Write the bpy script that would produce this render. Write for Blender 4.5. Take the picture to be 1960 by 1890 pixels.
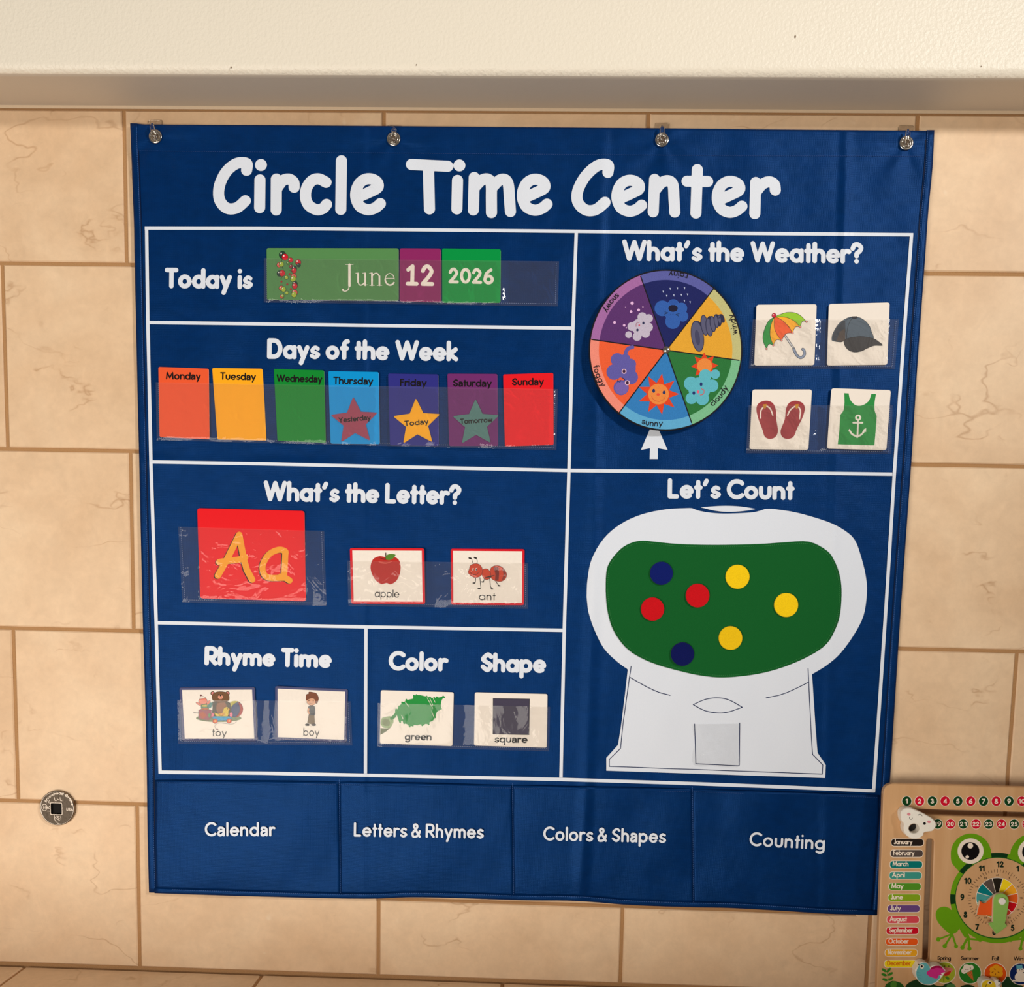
import bpy, bmesh, math, random
import numpy as np
from mathutils import Vector, Matrix
from mathutils.geometry import tessellate_polygon
for o in list(bpy.data.objects): bpy.data.objects.remove(o)
SC = bpy.context.scene; COL = SC.collection
# ---------------------------------------------------------------- camera
FPX, PX0, PY0 = 1850.0, 980.0, 1306.0
RA, RB, RC = -0.09941842, 0.02471603, 0.03421522
CAMC = np.array([0.5129043755, -1.1901375765, -0.3738483869])
def _rot(a, b, c):
    Rx = np.array([[1,0,0],[0,math.cos(a),-math.sin(a)],[0,math.sin(a),math.cos(a)]])
    Rz = np.array([[math.cos(b),-math.sin(b),0],[math.sin(b),math.cos(b),0],[0,0,1]])
    Ry = np.array([[math.cos(c),0,math.sin(c)],[0,1,0],[-math.sin(c),0,math.cos(c)]])
    return Rz @ Rx @ Ry
C2W = np.array([[1,0,0],[0,0,-1],[0,1,0]]) @ _rot(RA, RB, RC)
cd = bpy.data.cameras.new('camera'); cam = bpy.data.objects.new('camera', cd); COL.objects.link(cam)
m4 = np.eye(4); m4[:3,:3] = C2W; m4[:3,3] = CAMC
cam.matrix_world = Matrix(m4.tolist())
cd.sensor_fit = 'HORIZONTAL'; cd.sensor_width = 36; cd.lens = FPX/1960*36
cd.shift_y = (PY0-945)/1960; cd.clip_start = 0.02; cd.clip_end = 50
SC.camera = cam
# ---------------------------------------------------------------- light
def area(name, loc, tgt, sx, sy, power, col):
    l = bpy.data.lights.new(name, 'AREA'); l.shape = 'RECTANGLE'; l.size = sx; l.size_y = sy
    l.energy = power; l.color = col
    o = bpy.data.objects.new(name, l); COL.objects.link(o); o.location = loc
    o.rotation_euler = (Vector(tgt)-Vector(loc)).to_track_quat('-Z', 'Y').to_euler()
    return o
area('added_side_fill', (-0.45, -2.15, -0.98), (0.5, 0, -0.8), 1.7, 0.9, 42, (1.0, 0.93, 0.84))  # added fill light without a window, brightens the lower left wall
sp_ = bpy.data.lights.new('key_lamp', 'SPOT'); sp_.energy = 208; sp_.color = (1.0, 0.965, 0.91)
sp_.spot_size = math.radians(47); sp_.spot_blend = 1.0; sp_.shadow_soft_size = 0.16
so = bpy.data.objects.new('key_lamp', sp_); COL.objects.link(so); so.location = (2.3, -2.1, 0.85)
so.rotation_euler = (Vector((0.30, 0, 0.12))-so.location).to_track_quat('-Z', 'Y').to_euler()
w = bpy.data.worlds.new('room_light'); SC.world = w; w.use_nodes = True
w.node_tree.nodes['Background'].inputs[0].default_value = (1.0, 0.90, 0.78, 1)
w.node_tree.nodes['Background'].inputs[1].default_value = 0.15
SC.view_settings.view_transform = 'Standard'; SC.view_settings.look = 'None'
SC.view_settings.gamma = 1; SC.view_settings.exposure = -0.06; SC.view_settings.use_curve_mapping = False
# ---------------------------------------------------------------- helpers
def ray(px, py):
    px = np.asarray(px, float); py = np.asarray(py, float)
    d = np.stack([(px-PX0)/FPX, -(py-PY0)/FPX, -np.ones_like(px)], -1)
    return d @ C2W.T
def P(px, py, off):                # a point seen at (px,py), standing `off` metres in front of the tile face
    d = ray(px, py); t = (-np.asarray(off) - CAMC[1]) / d[..., 1]
    return CAMC + d*t[..., None]
def wallpt(px, py): return P(np.array([px]), np.array([py]), np.zeros(1))[0]
def lin(c):
    c = c/255.0
    return c/12.92 if c <= 0.04045 else ((c+0.055)/1.055)**2.4
_M = {}
def mat(rgb, rough=0.5, spec=0.2, bump=0, bscale=300, metal=0, sheen=0, coat=0, name=None, var=0):
    key = (rgb, rough, spec, bump, bscale, metal, sheen, coat, var)
    if key in _M: return _M[key]
    m = bpy.data.materials.new(name or 'paint'); m.use_nodes = True
    nt = m.node_tree; b = nt.nodes['Principled BSDF']
    c = [lin(x) for x in rgb]+[1]
    b.inputs['Base Color'].default_value = c
    b.inputs['Roughness'].default_value = rough; b.inputs['Specular IOR Level'].default_value = spec
    b.inputs['Metallic'].default_value = metal
    b.inputs['Sheen Weight'].default_value = sheen; b.inputs['Coat Weight'].default_value = coat
    tc = nt.nodes.new('ShaderNodeTexCoord'); n = nt.nodes.new('ShaderNodeTexNoise')
    n.inputs['Scale'].default_value = bscale; n.inputs['Detail'].default_value = 3
    nt.links.new(tc.outputs['Object'], n.inputs['Vector'])
    v = var or 0.05
    mr = nt.nodes.new('ShaderNodeMapRange'); mr.inputs['To Min'].default_value = 1-v; mr.inputs['To Max'].default_value = 1+v
    mx = nt.nodes.new('ShaderNodeMix'); mx.data_type = 'RGBA'; mx.blend_type = 'MULTIPLY'; mx.inputs[0].default_value = 1
    nt.links.new(n.outputs['Fac'], mr.inputs['Value']); nt.links.new(mr.outputs['Result'], mx.inputs[7])
    mx.inputs[6].default_value = c; nt.links.new(mx.outputs[2], b.inputs['Base Color'])
    if bump:
        bp = nt.nodes.new('ShaderNodeBump'); bp.inputs['Strength'].default_value = bump; bp.inputs['Distance'].default_value = 0.001
        nt.links.new(n.outputs['Fac'], bp.inputs['Height']); nt.links.new(bp.outputs['Normal'], b.inputs['Normal'])
    _M[key] = m
    return m
def link(name, me, parent=None, smooth=False):
    o = bpy.data.objects.new(name, me); COL.objects.link(o)
    if parent: o.parent = parent
    if smooth:
        for p in me.polygons: p.use_smooth = True
    return o
def tag(o, label=None, cat=None, group=None, kind=None):
    if label: o['label'] = label
    if cat: o['category'] = cat
    if group: o['group'] = group
    if kind: o['kind'] = kind
    return o
def empty(name, label, cat, loc, group=None):
    o = bpy.data.objects.new(name, None); COL.objects.link(o); o.empty_display_size = 0.02
    o.location = loc
    return tag(o, label, cat, group)
def setpar(o, par):          # parent without moving (parents are unrotated empties)
    o.parent = par; o.location = -Vector(par.location) if par.type == 'EMPTY' else (0,0,0)
    return o
def addmesh(name, verts, faces, mats, par=None, fm=None, smooth=False):
    me = bpy.data.meshes.new(name); me.from_pydata([tuple(v) for v in verts], [], faces)
    for m in (mats if isinstance(mats, (list, tuple)) else [mats]): me.materials.append(m)
    if fm is not None: me.polygons.foreach_set('material_index', fm)
    me.update()
    o = link(name, me, None, smooth)
    if par: setpar(o, par)
    return o
def area2(p): return 0.5*sum(p[i][0]*p[(i+1)%len(p)][1]-p[(i+1)%len(p)][0]*p[i][1] for i in range(len(p)))
def inset(p, d):             # inset a simple polygon
    n = len(p); s = 1 if area2(p) > 0 else -1; out = []
    for i in range(n):
        a, b, c = np.array(p[i-1]), np.array(p[i]), np.array(p[(i+1)%n])
        e1 = (b-a)/(np.linalg.norm(b-a)+1e-12); e2 = (c-b)/(np.linalg.norm(c-b)+1e-12)
        n1 = s*np.array([-e1[1], e1[0]]); n2 = s*np.array([-e2[1], e2[0]])
        k = n1+n2; q = max(0.35, float(k@k)/2)
        out.append(tuple(b + d*k/q))
    return out
def prism(name, pts, fmap, thick, bevel, m, par=None, holes=(), sidem=None, smooth=False, bd=None):
    """pts: 2-D outline; fmap(list of 2-D, depth)-> 3-D; depth 0 = front, thick = back; bevelled front edge."""
    verts, faces, fm = [], [], []
    loops = [list(pts)]+[list(h) for h in holes]; ins = []
    for k, lp in enumerate(loops):
        n = len(lp); s = -1 if k else 1
        ip = inset(lp, s*bevel) if bevel else lp
        ins.append(ip)
        rings = [fmap(ip, 0.0), fmap(lp, bevel if bd is None else bd), fmap(lp, thick)] if bevel else [fmap(lp, 0.0), fmap(lp, thick)]
        base = len(verts)
        for r in rings: verts += [tuple(v) for v in r]
        flip = (area2(lp) > 0) ^ (k > 0)
        for q in range(len(rings)-1):
            for i in range(n):
                j = (i+1) % n; a = base+q*n
                f = (a+i, a+j, a+n+j, a+n+i)
                faces.append(f if flip else f[::-1]); fm.append(1 if q == len(rings)-2 else 0)
        loops[k] = (base, n)
    tess = tessellate_polygon([[Vector((x, y, 0)) for x, y in ip] for ip in ins])
    idx = []; bidx = []
    for base, n in loops:
        idx += [base+i for i in range(n)]
        nr = 3 if bevel else 2
        bidx += [base+(nr-1)*n+i for i in range(n)]
    for t in tess:
        faces.append(tuple(idx[i] for i in t)); fm.append(0)
        faces.append(tuple(bidx[i] for i in t[::-1])); fm.append(1)
    me = bpy.data.meshes.new(name); me.from_pydata(verts, [], faces)
    me.materials.append(m); me.materials.append(sidem or m)
    me.polygons.foreach_set('material_index', fm); me.update()
    bm = bmesh.new(); bm.from_mesh(me); bmesh.ops.recalc_face_normals(bm, faces=bm.faces); bm.to_mesh(me); bm.free()
    o = link(name, me, None, smooth)
    if par: setpar(o, par)
    return o
def cr(pts, closed=False, n=6):      # Catmull-Rom
    pts = [np.array(p, float) for p in pts]; N = len(pts); out = []
    rng = range(N) if closed else range(N-1)
    for i in rng:
        if closed: p0, p1, p2, p3 = pts[i-1], pts[i], pts[(i+1)%N], pts[(i+2)%N]
        else: p0, p1, p2, p3 = pts[max(i-1,0)], pts[i], pts[i+1], pts[min(i+2,N-1)]
        for k in range(n):
            t = k/n
            out.append(tuple(0.5*((2*p1)+(-p0+p2)*t+(2*p0-5*p1+4*p2-p3)*t*t+(-p0+3*p1-3*p2+p3)*t**3)))
    if not closed: out.append(tuple(pts[-1]))
    return out
def ell(cx, cy, rx, ry=None, rot=0, n=32, a0=0, a1=360):
    ry = ry or rx; r = math.radians(rot); out = []
    full = abs(a1-a0) >= 360
    for i in range(n if full else n+1):
        a = math.radians(a0+(a1-a0)*i/n); x, y = rx*math.cos(a), ry*math.sin(a)
        out.append((cx+x*math.cos(r)-y*math.sin(r), cy+x*math.sin(r)+y*math.cos(r)))
    return out
def rrect(c, r, n=5):        # rounded quad; c = 4 corners in order
    out = []; N = len(c)
    for i in range(N):
        a, b, d = np.array(c[i-1], float), np.array(c[i], float), np.array(c[(i+1)%N], float)
        u = (a-b)/np.linalg.norm(a-b); v = (d-b)/np.linalg.norm(d-b)
        p, q = b+u*r, b+v*r
        for k in range(n+1):
            t = k/n; out.append(tuple((1-t)**2*p+2*t*(1-t)*b+t*t*q))
    return out
# ---- signed-distance meshing of round pen strokes (one clean, non-overlapping sheet per lettering)
def sdf_polys(strokes, g):
    """strokes: list of (polyline, radius). Returns polygons in pixel coordinates."""
    xs = [p[0] for s, r in strokes for p in s]; ys = [p[1] for s, r in strokes for p in s]
    R = max(r for s, r in strokes)+2*g
    x0, y0 = min(xs)-R, min(ys)-R
    nx, ny = int((max(xs)+R-x0)/g)+2, int((max(ys)+R-y0)/g)+2
    F = np.full((ny, nx), 1e3)
    for s, r in strokes:
        if len(s) == 1: s = [s[0], s[0]]
        for a, b in zip(s[:-1], s[1:]):
            lo = (min(a[0],b[0])-r-2*g, min(a[1],b[1])-r-2*g); hi = (max(a[0],b[0])+r+2*g, max(a[1],b[1])+r+2*g)
            i0, i1 = max(0,int((lo[0]-x0)/g)), min(nx, int((hi[0]-x0)/g)+2)
            j0, j1 = max(0,int((lo[1]-y0)/g)), min(ny, int((hi[1]-y0)/g)+2)
            X = x0+np.arange(i0,i1)*g; Y = y0+np.arange(j0,j1)*g
            X, Y = np.meshgrid(X, Y)
            dx, dy = b[0]-a[0], b[1]-a[1]; L = dx*dx+dy*dy
            t = np.clip(((X-a[0])*dx+(Y-a[1])*dy)/L, 0, 1) if L > 1e-12 else 0
            D = np.hypot(X-a[0]-t*dx, Y-a[1]-t*dy)-r
            F[j0:j1, i0:i1] = np.minimum(F[j0:j1, i0:i1], D)
    I = F < 0; c = I[:-1,:-1].astype(int)+I[:-1,1:]+I[1:,:-1]+I[1:,1:]
    polys = []
    for j in range(ny-1):
        row = c[j]; full = np.flatnonzero(row == 4)
        if len(full):
            st = full[0]; pv = st
            for k in list(full[1:])+[-9]:
                if k != pv+1 or k-st >= 10:
                    polys.append([(x0+st*g, y0+j*g), (x0+(pv+1)*g, y0+j*g), (x0+(pv+1)*g, y0+(j+1)*g), (x0+st*g, y0+(j+1)*g)])
                    st = k
                pv = k
        for i in np.flatnonzero((row > 0) & (row < 4)):
            cs = [(i, j), (i+1, j), (i+1, j+1), (i, j+1)]; v = [F[b, a] for a, b in cs]; pl = []
            for k in range(4):
                a, b = cs[k], cs[(k+1)%4]; va, vb = v[k], v[(k+1)%4]
                if va < 0: pl.append((x0+a[0]*g, y0+a[1]*g))
                if (va < 0) != (vb < 0):
                    t = va/(va-vb); pl.append((x0+(a[0]+t*(b[0]-a[0]))*g, y0+(a[1]+t*(b[1]-a[1]))*g))
            if len(pl) >= 3: polys.append(pl)
    return polys
class Art:
    """Flat print: layers of coloured shapes given in photo pixels, laid on surface surf(px,py)->offset."""
    def __init__(s, surf, mapf=None, eps=0.00012, step=0.000006, L=None, rough=0.45):
        s.surf, s.mapf, s.off, s.step, s.L, s.rough = surf, mapf, eps, step, L, rough
        s.X, s.Y, s.O, s.F, s.FM, s.mats = [], [], [], [], [], []
    def _m(s, col):
        m = col if isinstance(col, bpy.types.Material) else mat(col, s.rough, 0.15)
        if m not in s.mats: s.mats.append(m)
        return s.mats.index(m)
    def _add(s, verts, faces, col):
        b = len(s.X); mi = s._m(col)
        s.X += [v[0] for v in verts]; s.Y += [v[1] for v in verts]; s.O += [s.off]*len(verts)
        s.F += [tuple(b+i for i in f) for f in faces]; s.FM += [mi]*len(faces)
        s.off += s.step
    def polys(s, pls, col):
        V, F = [], []
        for p in pls: F.append(tuple(range(len(V), len(V)+len(p)))); V += p
        s._add(V, F, col)
    def poly(s, pts, col, L=None):
        L = L or s.L
        tr = tessellate_polygon([[Vector((x, y, 0)) for x, y in pts]])
        if not L: return s._add(list(pts), [tuple(t) for t in tr], col)
        bm = bmesh.new(); vs = [bm.verts.new((x, y, 0)) for x, y in pts]
        for t in tr:
            try: bm.faces.new([vs[i] for i in t])
            except ValueError: pass
        for _ in range(8):
            es = [e for e in bm.edges if e.calc_length() > L]
            if not es: break
            bmesh.ops.subdivide_edges(bm, edges=es, cuts=1)
            bmesh.ops.triangulate(bm, faces=[f for f in bm.faces if len(f.verts) > 3])
        bm.verts.index_update()
        s._add([(v.co.x, v.co.y) for v in bm.verts], [tuple(v.index for v in f.verts) for f in bm.faces], col); bm.free()
    def stroke(s, lines, width, col, g=None):
        g = g or min(1.0, max(0.3, width/5))
        s.polys(sdf_polys([(l, width/2) for l in lines], g), col)
    def strokes(s, lr, col, g): s.polys(sdf_polys(lr, g), col)
    def out(s, pts, fill, line=(25,22,22), w=0.7, L=None):
        s.poly(pts, fill, L); s.stroke([list(pts)+[pts[0]]], w, line)
    def text(s, st, x0, y0, x1, y1, xh, w, col, asc=1.46, g=None):
        lr = stroke_text(st, x0, y0, x1, y1, xh, w, asc)
        s.strokes(lr, col, g or min(0.9, max(0.22, w/7)))
    def btext(s, st, x0, y0, x1, y1, cap, col, bold=0.0):
        V, F = bfont(st, bold); xs = [v[0] for v in V]; mn, mxx = min(xs), max(xs)
        dx, dy = x1-x0, y1-y0; Ln = math.hypot(dx, dy); ux, uy = dx/Ln, dy/Ln; sx = Ln/(mxx-mn); sy = cap/0.729
        s._add([(x0+ux*(v[0]-mn)*sx+uy*v[1]*sy, y0+uy*(v[0]-mn)*sx-ux*v[1]*sy) for v in V], F, col)
    def build(s, name, par=None, label=None):
        X, Y, O = np.array(s.X), np.array(s.Y), np.array(s.O)
        V = (s.mapf or P)(X, Y, s.surf(X, Y)+O)
        me = bpy.data.meshes.new(name); me.from_pydata(V.tolist(), [], s.F)
        for m in s.mats: me.materials.append(m)
        me.polygons.foreach_set('material_index', s.FM)
        me.update()
        # face the camera side
        nrm = np.zeros(len(me.polygons)*3); me.polygons.foreach_get('normal', nrm)
        ny = nrm.reshape(-1, 3)[:, 1]
        bm = bmesh.new(); bm.from_mesh(me); bm.faces.ensure_lookup_table()
        bad = [bm.faces[i] for i in np.flatnonzero(ny > 0)]
        if bad: bmesh.ops.reverse_faces(bm, faces=bad)
        bm.to_mesh(me); bm.free()
        o = link(name, me)
        if par: setpar(o, par)
        if label: o['label'] = label
        return o
_BF = {}
def bfont(st, bold):
    if (st, bold) in _BF: return _BF[(st, bold)]
    cu = bpy.data.curves.new('lettering', 'FONT'); cu.body = st; cu.size = 1; cu.offset = bold; cu.resolution_u = 5
    o = bpy.data.objects.new('lettering', cu); COL.objects.link(o)
    me = bpy.data.meshes.new_from_object(o)
    V = [(v.co.x, v.co.y) for v in me.vertices]; F = [tuple(p.vertices) for p in me.polygons]
    bpy.data.objects.remove(o); bpy.data.curves.remove(cu); bpy.data.meshes.remove(me)
    _BF[(st, bold)] = (V, F); return V, F
# ---- a round geometric pen alphabet (x-height 1)
def arc(cx, cy, rx, ry, a0, a1, n=14):
    return [(cx+rx*math.cos(math.radians(a0+(a1-a0)*i/n)), cy+ry*math.sin(math.radians(a0+(a1-a0)*i/n))) for i in range(n+1)]
def glyph(c, t, A):
    h = t/2; r = 0.5-h; H = 1-h; B = A-h; D = -0.42+h; n = 0.335; q = 1.0
    if c == ' ': return [], 0.42
    if c == 'o': return [arc(.5,.5,r,r,0,360,24)], 1
    if c == 'a': return [arc(.5,.5,r,r,0,360,24), [(1-h,H),(1-h,h)]], 1
    if c == '@': return [cr([(h+.04,H-.16),(.2,H-.02),(.42,H),(.64,H-.1),(.68,H-.3),(.68,h)],n=4), cr([(.68,.56),(.5,.57),(h+.08,.48),(h,h+.16),(.2,h),(.42,h+.02),(.68,h+.24)],n=4)], .68+h
    if c == '&': return [cr([(1.02-h,h),(.3,A-.42),(.28,B-.08),(.46,B),(.62,B-.14),(.56,B-.38),(.12,.5),(h,.28),(.2,h),(.5,h),(.78,.3),(.9,.66)],n=5)], 1.02
    if c == 'b': return [arc(.5,.5,r,r,0,360,24), [(h,B),(h,h)]], 1
    if c == 'd': return [arc(.5,.5,r,r,0,360,24), [(1-h,B),(1-h,h)]], 1
    if c == 'p': return [arc(.5,.5,r,r,0,360,24), [(h,H),(h,D)]], 1
    if c == 'g': return [arc(.5,.5,r,r,0,360,24), [(1-h,H),(1-h,0)]+arc(.5,-.02,r,.4-h,0,-140)], 1
    if c == 'c': return [arc(.5,.5,r,r,48,312,20)], .88
    if c == 'e': return [([(h,.5),(1-h*.8,.5)], max(.45, min(1.0, .24/t))), arc(.5,.5,r,r,0 if t < .25 else 8,318 if t < .25 else 308,22), ([(1-h*.9,.5),(1-h*1.05,.62)],.7)], .97
    if c == 'h': return [[(h,B),(h,h)], arc(h+n-.03,H-n+.03,n-.03,n-.03,180,0)+[(h+2*n-.06,h)]], 2*n-.06+t
    if c == 'n': return [[(h,H),(h,h)], arc(h+n-.03,H-n+.03,n-.03,n-.03,180,0)+[(h+2*n-.06,h)]], 2*n-.06+t
    if c == 'm': k=.28; return [[(h,H),(h,h)], arc(h+k,H-k,k,k,180,0)+[(h+2*k,h)], arc(h+3*k,H-k,k,k,180,0)+[(h+4*k,h)]], 4*k+t
    if c == 'u': return [[(h,H),(h,h+n-.03)]+arc(h+n-.03,h+n-.03,n-.03,n-.03,180,360)+[(h+2*n-.06,H)]], 2*n-.06+t
    if c == 'r': return [[(h,H),(h,h)], arc(h+.3,H-.34,.3,.34,180,62)], .44+t*.7
    if c == 'i': return [[(h,H),(h,h)], [(h,B-.02)]], t
    if c == 'j': return [[(h,H),(h,-.1)]+arc(h-.2,-.15,.2,.2,0,-80), [(h,B)]], t
    if c == 'l': return [[(h,B),(h,h)]], t
    if c == 't': return [[(h+.14,B-.1),(h+.14,h)], [(h,H-.02),(h+.3,H-.02)]], .3+t*.8
    if c == 'f': return [arc(h+.38,B-.22,.22,.22,85,180)+[(h+.16,h)], [(h,H-.02),(h+.34,H-.02)]], .4+t*.7
    if c == 'k': return [[(h,B),(h,h)], [(h+.5,H),(h+.06,.5),(h+.54,h)]], .54+t
    if c == 's': return [(cr([(.70-h*.6,H-.08),(.40,H+.01),(h+.04,H-.16),(.24,.55),(.48,.45),(.74-h*.6,h+.17),(.40,h-.01),(h-.01,h+.10)], n=5), .84 if t > .25 else 1.0)], .72
    if c == 'v': return [[(h,H),(.42,h),(.84-h,H)]], .84
    if c == 'w': return [[(h,H),(.36,h),(.6,H),(.84,h),(1.2-h,H)]], 1.2
    if c == 'y': return [[(h,H),(.45,h+.02)], [(.9-h,H),(.3,D)]], .88
    if c == "'": return [[(h+.14,B),(h+.02,B-.24)]], .2+t
    if c == '?': return [cr([(h,B-.27),(h+.12,B-.04),(h+.36,B),(h+.58,B-.2),(h+.5,B-.44),(h+.3,B-.6),(h+.28,B-.78)], n=5), [(h+.28,h)]], .6+t
    if c == 'W': return [[(h,B),(.5,h),(.86,B-.02),(1.22,h),(1.72-h,B)]], 1.7
    if c == 'T': return [[(h,B),(1-h,B)], [(.5,B),(.5,h)]], .96
    if c == 'D': return [[(h,h),(h,B),(.42,B)]+arc(.5,A/2,.62-h,A/2-h,80,-80,16)+[(.42,h),(h,h)]], 1.12
    if c == 'L': return [[(h,B),(h,h),(.82-h,h)]], .82
    if c == 'R': return [[(h,h),(h,B),(.5,B)]+arc(.52,B-.35,.35,.35,90,-90)+[(h,B-.7)], [(.45,B-.7),(1.0-h,h)]], .98
    if c == 'C': return [arc(.72,A/2,.72-h,A/2-h,48,312,24)], 1.2
    if c == 'Y': return [[(h,B),(.55,A*.5),(1.1-h,B)], [(.55,A*.5),(.55,h)]], 1.1
    if c == 'S': return [cr([(.86-h*.5,B-.16),(.52,B),(h+.02,B-.3),(.3,A*.56),(.62,A*.44),(.92-h,h+.3),(.5,h),(h-.01,h+.24)], n=6)], .9
    if c == 'J': return [[(.6-h,B),(.6-h,h+.28)]+arc(.32,h+.27,.28-h*.3,.27,0,-160)], .64
    if c == 'F': return [[(h,h),(h,B),(.74-h,B)], [(h,A*.54),(.66-h,A*.54)]], .72
    if c == 'M': return [[(h,h),(h+.1,B),(.7,h+.2),(1.3-h,B),(1.4-h,h)]], 1.4
    if c == 'A': return [[(h,h),(.6,B),(1.2-h,h)], [(.3,A*.32),(.9,A*.32)]], 1.2
    if c == 'O': return [arc(.76,A/2,.76-h,A/2-h,0,360,28)], 1.52
    if c == 'N': return [[(h,h),(h,B),(1.06-h,h),(1.06-h,B)]], 1.06
    if c == 'q': return [arc(.5,.5,r,r,0,360,24), [(1-h,H),(1-h,D)]], 1
    if c == '1': return [[(h,B-.22),(h+.28,B),(h+.28,h)]], .28+t
    if c == '!': return [[(h,B-.24),(h+.3,B),(h+.3,h)], [(h-.02,h),(h+.6,h)]], .62+t   # a "1" with a foot
    if c == '2': return [cr([(h,B-.3),(h+.12,B-.05),(.46,B),(.8-h,B-.28),(.7-h,B-.6),(h,h)], n=6)+[(.86-h,h)]], .88
    if c == '3': return [cr([(h,B-.12),(.4,B),(.72-h,B-.28),(.36,A*.54)], n=6), cr([(.36,A*.54),(.8-h,A*.3),(.4,h),(h,h+.16)], n=6)], .8
    if c == '4': return [[(.64,h),(.64,B),(h,A*.3),(.9-h,A*.3)]], .9
    if c == '5': return [[(.72-h,B),(h+.1,B),(h+.04,A*.55)]+cr([(h+.04,A*.55),(.4,A*.62),(.78-h,A*.33),(.4,h),(h,h+.14)], n=6)[1:]], .8
    if c == '6': return [arc(.44,.42,.44-h,.42-h+.04,0,360,22), cr([(.62,B),(.26,A*.66),(h,.42)], n=6)], .88
    if c == '7': return [[(h,B),(.76-h,B),(.28,h)]], .76
    if c == '8': return [arc(.44,.38,.44-h,.38-h+.03,0,360,22), arc(.44,A-.36,.36-h,.36-h,0,360,20)], .88
    if c == '9': return [arc(.44,A-.44,.44-h,.44-h+.04,0,360,22), cr([(.28,h),(.64,A*.34),(.88-h,A-.44)], n=6)], .88
    if c == '0': return [arc(.46,A/2,.46-h,A/2-h,0,360,24)], .92
    raise KeyError(c)
def stroke_text(st, x0, y0, x1, y1, xh, w, asc=1.46, gap=None):
    t = w/xh; pen = 0; lines = []
    if gap is None: gap = .04 if t > .25 else .15
    for c in st:
        ss, adv = glyph(c, t, asc)
        for s in ss:
            f = 1.0
            if len(s) == 2 and isinstance(s[1], float): s, f = s
            lines.append(([(p[0]+pen, p[1]) for p in s], f))
        pen += adv+(gap if c != ' ' else 0.0)
    pen -= gap; dx, dy = x1-x0, y1-y0; L = math.hypot(dx, dy); ux, uy = dx/L, dy/L
    k = (L-w)/((pen-t)*xh)      # keep the pen width, squeeze the centre lines
    out = []
    for s, f in lines:
        out.append(([(x0+ux*(w/2+(p[0]-t/2)*xh*k)+uy*p[1]*xh, y0+uy*(w/2+(p[0]-t/2)*xh*k)-ux*p[1]*xh) for p in s], w/2*f))
    return out
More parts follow.
